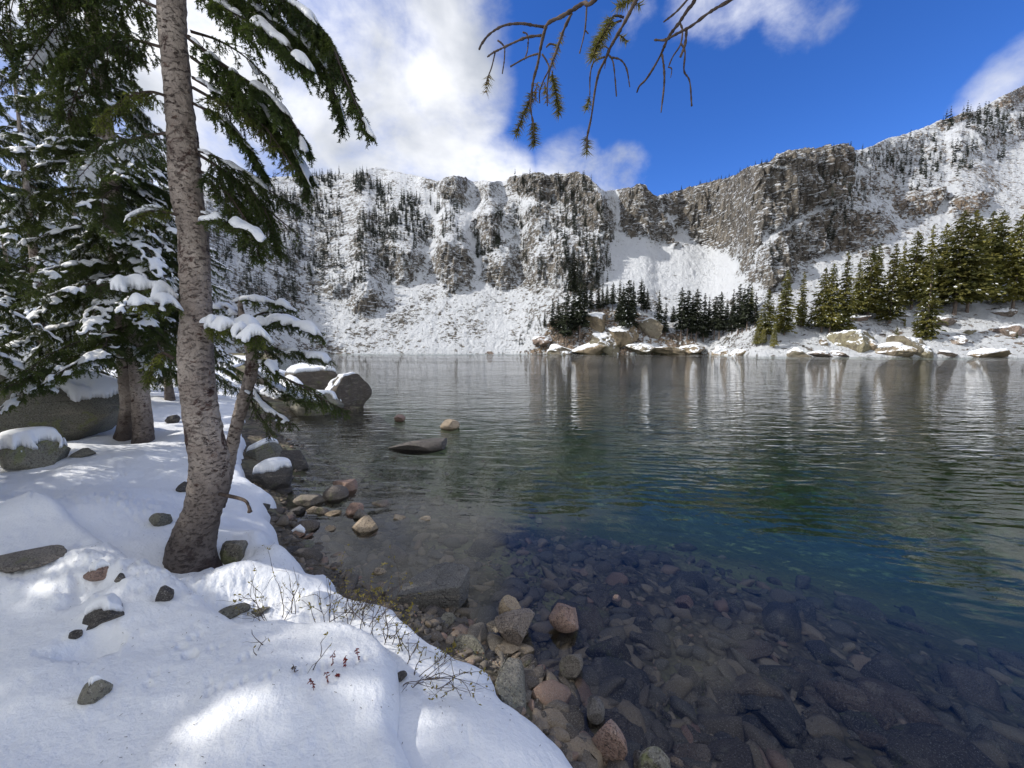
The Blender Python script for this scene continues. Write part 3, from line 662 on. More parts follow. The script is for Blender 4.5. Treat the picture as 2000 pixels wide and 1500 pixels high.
NTL = {}
def water_rock(px, py, wpx, hr, rz, mat, seed, label, above=True, dr=.8, tilt=(0, 0), h=0.0, sub=5, planes=11, rough=.05, sink=.3, snow=None, group=None, name='rock', dmin=.5, dmax=.85):
    """foot at pixel (px,py) on level h (or the lake bed when above is False), width in pixels"""
    big_ = h == 0 and py > 1195 and mat is not ROCKD; wpx = wpx * (1.15 if big_ else 1.0); sink = sink * (.35 if big_ else 1)
    P = at_height(px, py, h) if above else on_bed(px, py)
    wm = wpx * P[1] / F
    P = P + np.array([0, wm * dr * .35, 0]); P[2] = h - 0.02 + (.06 if seed == 11 else 0) if above else P[2]
    return rock(name, P, (wm, wm * dr, wm * hr), rz, tilt, mat, seed, sub, planes, rough, label, group, snow=snow, sink=sink, dmin=dmin, dmax=dmax)

R_ = water_rock
# the named stones at the water's edge
def hull_rock(top, low, zlow, mat, seed, label, rough=.012):
    pts = [at_height(x, y, h) for x, y, h in top] + [at_height(x, y, 0.0) * [1, 1, 0] + [0, 0, zlow] for x, y in low]
    pts = np.array(pts); c = pts.mean(0); c[2] = 0; bm = bmesh.new(); [bm.verts.new(p - c) for p in pts]; bmesh.ops.convex_hull(bm, input=bm.verts)
    bmesh.ops.delete(bm, geom=[v for v in bm.verts if not v.link_faces], context='VERTS')
    bmesh.ops.bevel(bm, geom=list(bm.edges), offset=.012, segments=2, profile=.6, affect='EDGES'); bmesh.ops.triangulate(bm, faces=bm.faces)
    for _ in range(4):
        es = [e for e in bm.edges if e.calc_length() > .022]
        if not es: break
        bmesh.ops.subdivide_edges(bm, edges=es, cuts=1, use_grid_fill=False); bmesh.ops.triangulate(bm, faces=bm.faces)
    bm.normal_update(); V = np.array([v.co[:] for v in bm.verts]); N = np.array([v.normal[:] for v in bm.verts]); Fc = np.array([[v.index for v in f.verts] for f in bm.faces]); bm.verts.index_update()
    Fc = np.array([[v.index for v in f.verts] for f in bm.faces]); bm.free()
    V = V + N * (rough * fbm(V[:, 0] * 9 + seed, V[:, 1] * 9, V[:, 2] * 9, octv=5, seed=seed, gain=.6))[:, None]
    o = mk('rock', V, [Fc], mat, smooth=True); o.location = c + [0, 0, .05]; return tag(o, label, 'rock')
hull_rock([(745, 1184, .02), (785, 1152, .09), (838, 1118, .17), (872, 1107, .20), (905, 1112, .21), (918, 1120, .20), (900, 1158, .15), (850, 1166, .13), (800, 1170, .09)], [(742, 1192), (840, 1140), (908, 1142), (912, 1165), (890, 1188), (800, 1196)], -.2, ROCKG, 11, 'large flat-topped dark grey rock with a sloping speckled face standing in the shallows')
R_(1008, 1262, 78, .85, .3, ROCK, 12, 'rounded tan granite boulder beside the smaller pale stone in the shallows', planes=9)
R_(1110, 1232, 66, .8, .9, ROCKR, 13, 'pink and pale grey wet boulder standing farthest out of the shallow group', planes=7, dmin=.4)
R_(995, 1208, 40, 1.0, .5, ROCKT, 14, 'pale orange upright stone just above the rounded tan boulder', planes=8)
R_(1118, 1320, 50, .95, .8, ROCK, 15, 'small grey pyramid-shaped stone breaking the calm water', planes=6, dmin=.45)
R_(1166, 1408, 42, 1.0, 1.2, ROCK, 16, 'oval grey stone lit on top and black with wet below near the bottom edge', planes=5, dmin=.7, dmax=.95)
R_(1196, 1488, 72, 1.0, 2.2, ROCKR, 17, 'large reddish angular boulder at the bottom edge of the picture', planes=8, dmin=.45)
R_(1285, 1520, 66, .6, .2, ROCKL, 18, 'pale grey rough boulder cut by the bottom edge', planes=7)
R_(1252, 1498, 34, .7, 1.0, ROCK, 19, 'small grey stone wedged between the reddish boulder and the pale bottom-edge boulder')
hull_rock([(978, 1318, .12), (992, 1297, .11), (1018, 1300, .08), (1028, 1400, .05), (1020, 1428, .05), (1000, 1424, .09), (964, 1352, .15)], [(975, 1330), (995, 1310), (1030, 1310), (1040, 1440), (1000, 1440), (960, 1380)], -.15, ROCKL, 20, 'tall grey slab of granite leaning against the snow bank')
R_(800, 1258, 56, .85, .4, ROCKL, 21, 'grey lichen-spotted boulder nearest the snow lip below the dark rock', planes=8)
R_(872, 1242, 40, 1.1, .9, ROCKL, 22, 'upright grey-green stone right of the lichen-spotted boulder', planes=7)
R_(868, 1280, 52, .6, .2, ROCKL, 23, 'low pale stone under the upright grey-green stone', planes=8)
R_(912, 1308, 70, .62, -.6, ROCKL, 24, 'wedge-shaped pale granite block beside the brown leaf litter', planes=6, dmin=.4, tilt=(.3, .3))
R_(790, 1214, 54, .55, .2, ROCKD, 25, 'dark wet stone directly under the large flat-topped rock')
R_(838, 1212, 24, .9, .6, ROCKD, 26, 'small black oval stone in still water below the large flat-topped rock', planes=5)
R_(950, 1325, 48, .5, .2, ROCK, 27, 'low brown stone at the snow lip above the leaning slab')
R_(932, 1290, 46, .5, .7, ROCKD, 28, 'dark wet stone between the wedge-shaped block and the rounded boulder')
R_(1025, 1375, 58, .4, .1, ROCKD, 29, 'black flat stone right of the leaning slab')
R_(1078, 1405, 40, .9, 1.3, ROCKD, 30, 'black narrow wedge stone right of the flat black stone', planes=7)
R_(1140, 1468, 40, .8, 1.0, ROCK, 31, 'brown knobbly stone left of the reddish boulder')
R_(1104, 1452, 40, .7, .4, ROCK, 32, 'grey stone left of the brown knobbly stone at the bottom')
R_(1148, 1500, 34, .8, .4, ROCK, 33, 'rounded brown stone below the reddish boulder')
R_(968, 1232, 44, .35, .3, ROCK, 96, 'flat pale stone left of the rounded tan boulder', sink=.3)
R_(1342, 1178, 40, .6, .4, ROCKR, 97, 'dull pink stone just awash in the deep blue water', sink=.6, h=-.05)
R_(1030, 1302, 30, .7, .4, ROCK, 34, 'small brown cube-like stone above the leaning slab')
R_(1205, 1170, 22, .5, .3, ROCKR, 35, 'small wet brown stone out in the dark blue water')
R_(709, 1038, 50, .82, .5, ROCKT, 36, 'bright cream angular block standing alone in the shallows', planes=6, dmin=.45, dmax=.65, rough=.02)
R_(650, 975, 50, .75, .6, ROCK, 37, 'smooth grey oval boulder at the cove edge', planes=4, dmin=.8, dmax=.97, rough=.02)
R_(668, 960, 52, .6, .1, ROCKR, 38, 'flat pinkish rock leaning behind the smooth grey oval boulder')
R_(688, 1004, 38, .85, .3, ROCKR, 39, 'rounded pinkish-grey stone behind the bright cream block', planes=6)
R_(700, 1012, 28, .9, .9, ROCK, 40, 'small upright brown stone touching the bright cream block')
R_(646, 1007, 30, .35, .1, ROCKT, 41, 'small flat cream stone left of the rounded pinkish-grey stone')
R_(642, 1036, 22, .7, .2, ROCKT, 42, 'little pale stone alone in the water left of the bright cream block')
R_(592, 1036, 50, .5, .3, ROCK, 43, 'grey-green stone lying behind the snow-capped brown stone')
R_(574, 1050, 36, .8, .4, ROCKR, 44, 'brown stone with a small cushion of snow on top', snow=(.03, .5, (0, 0)))
R_(588, 1076, 48, .5, .3, ROCKL, 45, 'pale wedge stone below the snow-capped brown stone', tilt=(.2, .3))
R_(556, 1100, 60, .7, .2, ROCKD, 46, 'dark stone at the snow edge below the pale wedge stone')
R_(600, 985, 66, .42, .1, ROCK, 47, 'flat grey stone at the snow edge of the cove')
R_(610, 1000, 28, .6, .1, ROCKT, 48, 'small pale stone right of the flat grey stone in the cove')
R_(574, 1003, 34, .6, .1, ROCKD, 49, 'brown squat stone left of the small pale stone')
R_(625, 1003, 32, .6, .6, ROCK, 50, 'grey pointed stone between the small pale stone and the smooth oval')
R_(740, 988, 40, .3, .1, ROCK, 51, 'flat grey stone awash right of the pinkish rock')
R_(778, 1014, 26, .5, .1, ROCKT, 52, 'small pinkish-cream stone awash right of the bright cream block')
R_(828, 1016, 26, .4, .1, ROCKT, 53, 'small cream stone awash farthest right of the cove stones')
R_(638, 1180, 40, .9, .2, ROCKL, 54, 'grey-green stone with a thick snow cap under the shrub', snow=(.04, .45, (0, .3)))
R_(604, 1112, 44, .35, .2, ROCK, 55, 'flat brown stone in the shallows right of the snow lobe')
R_(738, 1120, 32, .5, .2, ROCKT, 56, 'small orange stone in the shallows above the large dark rock')
R_(720, 1190, 40, .6, .8, ROCKD, 57, 'small dark stone with a dab of snow under the yellow shrub', snow=(.02, .3, (0, 0)))
R_(545, 965, 40, .5, .1, ROCKD, 58, 'black wet stone tucked under the snow at the cove')
R_(810, 880, 118, .26, .05, ROCKD, 60, 'long low dark brown rock lying in the rippled water', dr=.5, planes=8, tilt=(.1, -.10), sink=.35)
R_(877, 838, 40, .62, .3, ROCKT, 61, 'round cream boulder in open water behind the long dark rock', planes=6, sink=.2)
R_(779, 822, 22, .7, .3, ROCKR, 62, 'small pink stone in open water left of the round cream boulder', sink=.2)
R_(510, 992, 26, .6, .3, ROCKD, 63, 'small dark stone by the dead stub on the main trunk', h=.2)
R_(565, 918, 70, .62, .5, ROCKD, 64, 'dark grey angular boulder at the cove mouth beside the snow cushion', planes=9, tilt=(.2, .5))
R_(497, 912, 84, .8, .2, ROCKL, 65, 'lichen boulder with a snow cap just right of the main trunk', snow=(.07, .5, (0, .5)), h=.1)
R_(520, 950, 78, .80, .4, ROCKD, 66, 'dark brown boulder with a thick pillow of snow right of the main trunk', snow=(.08, .55, (-.5, .5)), h=.12)
# stones standing in the snow
def snow_rock(px, py, wpx, hr, seed, mat, label, rz=0.3, dr=.8, snow=None, sink=.35, **k):
    P = on_snow(px, py); wm = wpx * P[1] / F; P = P + np.array([0, wm * dr * .18, .0])
    P[2] = max(P[2], snow_at(P[0], P[1]) - wm * hr * .25) + wm * hr * .12
    return rock('rock', P, (wm, wm * dr, wm * hr), rz, k.pop('tilt', (0, 0)), mat, seed, 5, k.pop('planes', 9), .07, label, None, snow=snow, sink=sink, **k)
snow_rock(175, 1368, 54, .95, 70, ROCKL, 'grey mossy stone standing in a melt hollow at lower left', snow=(.02, .2, (-.3, .4)))
snow_rock(190, 1140, 50, .62, 71, ROCKR, 'brown and orange stone showing in the snow left of the trunk foot', snow=(.03, .35, (0, .4)))
snow_rock(232, 1134, 20, .8, 72, ROCKD, 'tiny dark stone beside the brown and orange stone in the snow')
snow_rock(320, 1172, 34, 1.1, 86, ROCKD, 'small dark reddish rock standing upright in the snow below the trunk foot')
snow_rock(192, 1246, 88, .5, 73, ROCKD, 'long black rock half buried in snow above the mossy stone', snow=(.035, .35, (0, .5)))
snow_rock(148, 1270, 26, .6, 74, ROCKD, 'small dark stone below the long black half-buried rock')
snow_rock(450, 1098, 60, .9, 75, ROCKL, 'grey-green rock leaning against the right side of the trunk foot', tilt=(.2, -.5))
snow_rock(450, 1206, 60, .35, 76, ROCKL, 'flat lichen rock barely showing through the snow below the trunk')
snow_rock(505, 1200, 36, .3, 77, ROCKL, 'smaller flat lichen rock showing right of the first one below the trunk')
snow_rock(308, 1026, 36, .9, 78, ROCKL, 'pointed grey stone at the edge of the snow hump left of the trunk')
snow_rock(360, 960, 34, .7, 79, ROCKD, 'dark stone behind the left edge of the main trunk')
snow_rock(156, 892, 46, .42, 80, ROCKL, 'small bare stone between the two big left boulders')
snow_rock(28, 1106, 130, .16, 81, ROCK, 'flat brown rock showing at the left edge of the snow')
snow_rock(34, 912, 118, .58, 82, ROCKL, 'mossy pinkish boulder with a snow dome at the left edge', snow=(.14, .5, (0, .35)), planes=8)
snow_rock(60, 850, 262, .74, 83, ROCKL, 'huge green-grey boulder with a thick snow roof behind the left trees', snow=(.20, .52, (0, .32)), planes=8, dr=.8, dmin=.55)
snow_rock(335, 826, 26, .8, 84, ROCKD, 'small dark rock poking from the snow behind the main trunk')
snow_rock(780, 1330, 30, .7, 85, ROCKD, 'dark stone under the twigs at the snow ledge')
ROCKB = rock_mat('brown_granite', [(.085, .07, .055), (.12, .095, .07)], .3)
# the boulder point that juts into the lake
def pt_rock(px, py, wpx, hpx, seed, mat, label, snow, dr=.9, planes=9, tilt=(0, 0), rz=.2):
    P = at_height(px, py, 0.0); wm = wpx * P[1] / F; hm = hpx * P[1] / F
    P = P + np.array([0, wm * dr * .4, -.05]); return rock('rock', P, (wm, wm * dr, hm * 1.25), rz, tilt, mat, seed, 5, 13, .12, label, None, snow=snow, sink=.3, dmin=.38, dmax=.8)
pt_rock(655, 802, 104, 84, 90, ROCKB, 'big round-ended boulder at the tip of the point with patchy snow', (.10, .45, (-.35, .3)), planes=7)
pt_rock(600, 812, 100, 52, 91, ROCKL, 'low brown boulder at the waterline in front of the point', (.10, .5, (0, .4)))
pt_rock(530, 800, 110, 70, 92, ROCKB, 'snow-covered boulder at the left of the point behind the young spruce', (.12, .7, (0, .3)))
pt_rock(590, 780, 130, 74, 93, ROCKB, 'wide boulder under deep snow at the back of the point', (.16, .75, (0, .2)))
pt_rock(500, 770, 120, 60, 94, ROCK, 'snow mound boulder behind the young spruce trunk', (.16, .8, (0, .2)))
# brown leaf litter patch at the snow lip
P = at_height(850, 1300, .06)
LIT = plain('leaf_litter', (.06, .035, .022), (.16, .085, .045), 45.0)
vv, ff = [], []
lr = np.random.default_rng(3); n = 900
c = np.stack([P[0] + lr.normal(0, .12, n) + 0.0, P[1] + lr.normal(0, .09, n), P[2] + lr.uniform(-.01, .035, n)], 1)
a = unit(lr.normal(size=(n, 3)) * [1, 1, .5]) * .012; b = unit(np.cross(a, lr.normal(size=(n, 3)))) * .008
V = np.stack([c - a, c - b, c + a, c + b], 1).reshape(-1, 3)
tag(mk('leaf_litter', V, [np.arange(4 * n).reshape(-1, 4)], LIT), 'brown leaf litter between the snow lip and the stones', 'leaf litter', kind='stuff')

# stones scattered over the lake bed and the beach: 200 that show largest as things, the small ones as gravel
lib = [rock_shape(200 + i, 3, 8 + i % 5, .05, .4, .85) for i in range(12)]
libm = []
for i, (V_, F_) in enumerate(lib):
    me_o = mk('stone_source', V_, [F_], [ROCKW, ROCKW, ROCKD, ROCKW, ROCKWR, ROCKW][i % 6], smooth=True, link=False); libm.append(me_o.data)
sr = np.random.default_rng(11)
def stone_label(ti, s, P):
    c = ['grey-brown', 'mottled brown', 'dark', 'speckled', 'pinkish', 'brownish'][ti % 6]; z = 'big' if s > .3 else ('middle-sized' if s > .17 else 'small')
    x, y, d_ = P[0], P[1], 0
    f_ = ['rounded', 'flat-sided'][ti // 6]
    w_ = 'close to the snow bank' if x < .45 + .1 * y else ('at the bottom edge of the picture' if y < 2.3 else ('in the deep blue water at the right' if x > 2.6 else ('beyond the rounded tan boulder' if y > 3.4 else 'right of the rounded tan boulder')))
    return '%s %s %s stone under water, %s' % (z, f_, c, w_)
cnt = 0
for k in range(4000):
    if cnt >= 225: break
    px = sr.uniform(560, 2150); py = sr.uniform(960, 1560)
    P = at_height(px, py, 0)
    d = float(lake_sd(np.array([P[0]]), np.array([P[1]]))[0])
    if d < 0.05 or d > 4.2 or P[1] > 5.5: continue
    if sr.uniform() > 1.0 / (0.5 + .35 * d): continue
    s = float(np.clip(sr.lognormal(-1.75, .5), .07, .55)); gz = ground_at(P[0], P[1]); hz = s * sr.uniform(.3, .6)
    if gz + hz * .7 > 0.0 and s > .14: continue
    P2 = at_height(px, py, gz)
    gz = ground_at(P2[0], P2[1])
    if float(lake_sd(np.array([P2[0]]), np.array([P2[1]]))[0]) < .02: continue
    ti = int(sr.integers(12)); o = bpy.data.objects.new('lake_bed_stone', libm[ti]); COL.objects.link(o)
    o.location = (P2[0], P2[1], gz + hz * .18); o.scale = (s, s * sr.uniform(.55, 1), hz); o.rotation_euler = (sr.normal(0, .2), sr.normal(0, .2), sr.uniform(0, 6.28))
    tag(o, stone_label(ti, s, P2), 'stone', 'stones under the water on the lake bed'); cnt += 1
def gravel(name, n, region, smin, smax, seed, label, sub=2):
    r = np.random.default_rng(seed); Vs, Fs, k = [], [], 0
    shp = [rock_shape(300 + i, sub, 11, .05, .32, .85) for i in range(6)]
    pts = region(r, n); N = len(pts); gh = ground_h(pts[:, 0], pts[:, 1])
    s = smin * (smax / smin) ** (r.uniform(size=N) ** 2.2); which = r.integers(6, size=N)
    for w_ in range(6):
        sel = np.where(which == w_)[0]; V0, F0 = shp[w_]
        a = r.uniform(0, 6.28, len(sel)); sc = np.stack([s[sel], s[sel] * r.uniform(.5, 1, len(sel)), s[sel] * r.uniform(.3, .6, len(sel))], 1)
        L = V0[None] * sc[:, None]; X = L[..., 0] * np.cos(a)[:, None] - L[..., 1] * np.sin(a)[:, None]; Y = L[..., 0] * np.sin(a)[:, None] + L[..., 1] * np.cos(a)[:, None]
        tl = r.normal(0, .25, len(sel)); Z = L[..., 2] + X * tl[:, None]
        Vv = np.stack([X + pts[sel, 0][:, None], Y + pts[sel, 1][:, None], Z + (gh[sel] + sc[:, 2] * .15)[:, None]], 2).reshape(-1, 3)
        Vs.append(Vv); Fs.append((F0[None] + (np.arange(len(sel)) * len(V0))[:, None, None]).reshape(-1, 3) + k); k += len(Vv)
    o = mk(name, np.vstack(Vs), [np.vstack(Fs)], GRAV, smooth=True); tag(o, label, 'gravel', kind='stuff')
def grav_mat():
    m, t, b, out = newmat('gravel'); g = t.add('ShaderNodeNewGeometry'); P = g.outputs['Position']
    c = t.ramp(g.outputs['Random Per Island'], [(0, c4(.10, .085, .07)), (.3, c4(.20, .165, .13)), (.55, c4(.15, .14, .125)), (.75, c4(.30, .24, .17)), (.9, c4(.40, .32, .23)), (1, c4(.35, .22, .17))])
    sp = t.noise(P, 110, 3, .8); c = t.mix(t.rng(sp, .52, .68, 0, .6), c, c4(.05, .045, .04)); c = t.mix(t.rng(t.noise(P, 160, 2, .8), .56, .64, 0, .6), c, c4(.5, .46, .4)); c = t.mix(.34, c, c4(.03, .026, .022)); t.put(b, 'Base Color', c); b.inputs['Roughness'].default_value = .85
    t.put(b, 'Normal', t.bump(t.noise(P, 40, 6, .7), .7, .01)); return m
GRAV = grav_mat()
def reg_lake(r, n):
    A = r.uniform(radians(-38), radians(62), n); R = np.exp(r.uniform(math.log(1.3), math.log(13), n)); X, Y = R * np.sin(A), R * np.cos(A); d = lake_sd(X, Y)
    ok = (d > -0.1) & (r.uniform(size=n) < 1.15 - d / 5.5); return np.stack([X, Y], 1)[ok]
def reg_shore(r, n):
    A = r.uniform(radians(-45), radians(20), n); R = np.exp(r.uniform(math.log(1.3), math.log(16), n)); X, Y = R * np.sin(A), R * np.cos(A); d = lake_sd(X, Y)
    ok = (d > -0.45) & (d < 0.35) & (poly_sd(X, Y, SNOWP) < .05); return np.stack([X, Y], 1)[ok]
gravel('lake_bed_gravel', 11000, reg_lake, .03, .26, 5, 'small stones covering the lake bed under clear water')
gravel('shore_gravel', 12000, reg_shore, .025, .12, 6, 'wet brown pebbles along the edge of the snow')
# ------------------------------------------------------------------ near spruces: boughs built needle by needle
def needles(P0, P1, r, dens=300., ln=.020, wd=.0030, spread=.75):
    """needle triangles along shoots P0->P1"""
    L = np.linalg.norm(P1 - P0, axis=1); cnt = np.maximum((L * dens).astype(int), 4); idx = np.repeat(np.arange(len(L)), cnt)
    t = r.uniform(0, 1, len(idx))[:, None]; D = unit(P1 - P0)[idx]; B = P0[idx] * (1 - t) + P1[idx] * t
    rad = r.normal(size=(len(idx), 3)); rad -= D * (rad * D).sum(1, keepdims=True); rad = unit(rad)
    nd = unit(D * r.uniform(.35, .9, (len(idx), 1)) + rad * spread); l = ln * r.uniform(.7, 1.15, (len(idx), 1)); w_ = unit(np.cross(nd, r.normal(size=nd.shape))) * wd
    return np.stack([B - w_, B + w_, B + nd * l], 1).reshape(-1, 3)
def bough_geo(spine, seed, spread=.42, hang=.5, dens=300., gap=.05, bare=.10, wood_r=.012, taper=.65, ln=.021):
    """spine: world or local polyline. Returns wood segments and shoot segments"""
    r = np.random.default_rng(seed); S = catmull(spine, 40); Ls = np.concatenate([[0], np.cumsum(np.linalg.norm(np.diff(S, axis=0), axis=1))]); L = Ls[-1]
    P0, P1, R0, R1, SH = [], [], [], [], []
    def wood(a, b, ra, rb): P0.append(a); P1.append(b); R0.append(ra); R1.append(rb)
    for i in range(len(S) - 1): wood(S[i], S[i + 1], wood_r * (1 - .85 * i / 39), wood_r * (1 - .85 * (i + 1) / 39))
    s = L * bare; side = 1
    while s < L * .99:
        u = s / L; p = np.array([np.interp(s, Ls, S[:, k]) for k in range(3)]); q = np.array([np.interp(min(s + .02, L), Ls, S[:, k]) for k in range(3)])
        T = unit(q - p); lat = unit(np.cross(T, [0, 0, 1.])); side = -side
        l = min(spread, L * .4) * ((1 - u) ** taper * (.25 + 1.6 * min(u, .45)) + .12) * r.uniform(.6, 1.25)
        d = unit(T * r.uniform(.45, .9) + lat * side * r.uniform(.5, 1) + np.array([0, 0, r.uniform(-.35, .15)]))
        n = max(3, int(l / .045)); pts = [p]; dd = d.copy()
        for j in range(n):
            dd = unit(dd + np.array([0, 0, -hang * .13]) + r.normal(0, .07, 3)); pts.append(pts[-1] + dd * l / n)
        for j in range(n):
            a, b = pts[j], pts[j + 1]; wood(a, b, .0035 * (1 - .6 * j / n), .0035 * (1 - .6 * (j + 1) / n))
            if j > n * .12 or r.uniform() < .3:
                SH.append((a, b))
                for sd_ in (-1, 1, 0):
                    if r.uniform() < .72:
                        la = unit(np.cross(unit(b - a), [0, 0, 1.])) * sd_
                        e = unit(unit(b - a) * r.uniform(.5, .9) + la * r.uniform(.5, .9) + np.array([0, 0, -hang * r.uniform(.1, 1.1) - (.6 if sd_ == 0 else 0)]))
                        ll = r.uniform(.035, .10) * (1.2 - .5 * j / n); c = a * .5 + b * .5; c2 = c + e * ll * .5; c3 = c2 + unit(e + np.array([0, 0, -hang * .3])) * ll * .5
                        SH.append((c, c2)); SH.append((c2, c3)); wood(c, c3, .002, .001)
        s += gap * r.uniform(.6, 1.4)
    SH = np.array(SH)
    # the leading tip
    return (np.array(P0), np.array(P1), np.array(R0), np.array(R1)), SH, S, r
def bough(name, spine, seed, parent=None, snow=None, mats=None, link=True, loc=None, bald=0.0, needle_dens=300., **k):
    (P0, P1, R0, R1), SH, S, r = bough_geo(spine, seed, **k)
    if bald: SH = SH[r.uniform(size=len(SH)) > bald]
    V1, Q1 = tubes(P0, P1, R0, R1, 3)
    NV = needles(SH[:, 0], SH[:, 1], r, needle_dens, k.get('ln', .021)); n = len(NV) // 3
    V = np.vstack([V1, NV]); T = np.arange(3 * n).reshape(-1, 3) + len(V1)
    o = mk(name, V, [Q1, T], mats or [TWIG, NEED], parent=parent, mi=np.concatenate([np.zeros(len(Q1)), np.ones(n)]), link=link)
    sn = None
    if snow:
        thick, cover, wid = snow                         # thickness, share covered, half width
        st = .012; pts = np.vstack([SH.reshape(-1, 3), (SH[:, 0] + SH[:, 1]) / 2, catmull(spine, 200)])
        lo = pts.min(0) - .08; hi = pts.max(0) + .08; xs = np.arange(lo[0], hi[0], st); ys = np.arange(lo[1], hi[1], st)
        Z = np.full((len(xs), len(ys)), -1e9); ix = ((pts[:, 0] - lo[0]) / st).astype(int); iy = ((pts[:, 1] - lo[1]) / st).astype(int)
        for dx in (-1, 0, 1):
            for dy in (-1, 0, 1): np.maximum.at(Z, (np.clip(ix + dx, 0, len(xs) - 1), np.clip(iy + dy, 0, len(ys) - 1)), pts[:, 2])
        XX, YY = np.meshgrid(xs, ys, indexing='ij'); C = catmull(spine, 30)
        dsp = np.min(np.hypot(XX[..., None] - C[:, 0], YY[..., None] - C[:, 1]), 2)
        z_at = C[np.argmin(np.hypot(XX[..., None] - C[:, 0], YY[..., None] - C[:, 1]), 2), 2]
        nz = fbm(XX * 6 + seed, YY * 6, octv=3, seed=seed)
        cov = fbm(XX * 2.5 + seed * 2, YY * 2.5, octv=2, seed=seed + 3)
        okz = (Z > -1e8); m = okz & (dsp < wid * (1 + .6 * nz)) & (cov < (cover * 2 - 1) * .8 + .05) & (Z > z_at - .16)
        m = blur((m & (fbm(XX * 17, YY * 17, octv=2, seed=seed + 8) < .12)).astype(float), 1) > .45; Zf = np.where(okz, Z, z_at)
        Zf = np.maximum(Zf, z_at - .05); sn = snow_sheet('snow', m, Zf, xs, ys, thick, o, nblur=2, thr=.42, lumps=.55, seed=seed)
        if sn is not None and not link: COL.objects.unlink(sn)
    return o, sn
LIB = []
for i in range(9):
    L = [.9, 1.1, 1.3, 1.5, 1.7, 1.9, 1.2, 1.6, 1.0][i]; r_ = np.random.default_rng(400 + i); z1 = r_.uniform(-.02, .12); z2 = -r_.uniform(.05, .30)
    sp = [(0, 0, 0), (L * .3, r_.normal(0, .04), z1 * L), (L * .65, r_.normal(0, .08), z1 * L * .5 + z2 * L * .35), (L, r_.normal(0, .12), z2 * L)]
    o, sn = bough('bough', sp, 500 + i, snow=(.030, [.70, .6, .75, .62, .66, .7, .55, .6, .65][i], .14), link=False, needle_dens=420., hang=.85, gap=.028)
    LIB.append((o, sn, L))
def add_bough(tree, z, az, L, tiltz=0.0, snow=True, rr=0.0, mat=None):
    i = min(range(9), key=lambda q: abs(LIB[q][2] - L) + random.uniform(0, .35)); o, sn, L0 = LIB[i]
    c = bpy.data.objects.new('bough', o.data); COL.objects.link(c); c.parent = tree; s = L / L0
    c.location = (rr * cos(az), rr * sin(az), z); c.rotation_euler = (random.uniform(-.15, .15), tiltz, az); c.scale = (s, s, s)
    if snow and sn is not None:
        d = bpy.data.objects.new('snow', sn.data); COL.objects.link(d); d.parent = c
    return c
def trunk_mesh(parent, pts, rad, seed=0, k=40, n=260, mat=None, amp=.06, name='trunk'):
    P = catmull(pts, n); R = np.interp(np.linspace(0, 1, n), np.linspace(0, 1, len(rad)), rad)
    V, Q, T = sweep(P, R, k)
    c = np.repeat(P, k, 0); body = V[:n * k]; out = unit(body - c)
    q = body * 1.0; lump = fbm(q[:, 0] * 4, q[:, 1] * 4, q[:, 2] * 1.6, octv=3, seed=seed); fine = fbm(q[:, 0] * 28, q[:, 1] * 28, q[:, 2] * 20, octv=3, seed=seed + 1)
    Rr = np.repeat(R, k)[:, None]; V[:n * k] = body + out * (Rr * amp * 2 * lump[:, None] + Rr * .035 * fine[:, None])
    return mk(name, V, [Q, T], mat or BARK, parent=parent, smooth=True)
def spruce(base, height, r0, label, seed, zlow=.5, maxL=1.6, lean=(0, 0), n=60, group=None, snow=.8, azr=None, cat='tree', mid=None):
    random.seed(seed); t = thing('spruce_tree', base, label, cat, group)
    pts = [(0, 0, -.15), (lean[0] * .2 + random.uniform(-.04, .04), lean[1] * .2, height * .15), (lean[0] * .6, lean[1] * .6, height * .5), (lean[0], lean[1], height)]
    if mid: pts = mid
    rad = [r0 * 1.35, r0 * 1.02, r0 * .9, r0 * .75, r0 * .5, r0 * .25, .01]
    trunk_mesh(t, pts, rad, seed, k=24, n=120)
    C = catmull(pts, 60)
    for i in range(n):
        u = (i + random.uniform(0, 1)) / n; z = zlow + (height - zlow) * u ** 1.1 * .97; L = maxL * (1 - (z / height)) ** .6 * random.uniform(.55, 1.15) + .25
        az = random.uniform(0, 2 * pi) if azr is None else random.uniform(*azr)
        b = add_bough(t, z, az, L, random.uniform(.0, .45) + .15 * (1 - u), random.random() < snow)
        cx = np.interp(z, C[:, 2], C[:, 0]); cy = np.interp(z, C[:, 2], C[:, 1]); b.location.x += cx; b.location.y += cy
    return t

# main tree: trunk traced at its real distance, boughs to the right and left
YT = 2.72
prof = [(382, 1150, 70), (374, 1118, 66), (372, 1085, 60), (382, 1040, 54), (402, 985, 46), (410, 940, 48), (410, 900, 47), (400, 850, 44), (392, 800, 42), (385, 740, 41), (383, 690, 40), (385, 640, 38), (385, 600, 34), (381, 520, 35), (377, 440, 33), (364, 380, 37), (360, 330, 36), (357, 262, 33),
        (349, 200, 30), (345, 140, 31), (338, 80, 30), (334, 0, 31), (330, -80, 30), (322, -200, 28), (312, -350, 25), (300, -550, 22), (285, -800, 18), (270, -1100, 12), (262, -1350, 4)]
base = at_depth(385, 1135, YT); T1 = thing('spruce_tree', base, 'big foreground spruce with flaking pink-grey bark and a bent foot', 'tree')
tp = np.array([at_depth(x, y, YT + (.0 if y > 700 else -.0)) for x, y, r in prof]) - base; tr_ = [.88 * r * YT / F * cos(atan((x - CX) / F)) for x, _, r in prof]
cum = np.concatenate([[0], np.cumsum(np.linalg.norm(np.diff(tp, axis=0), axis=1))])
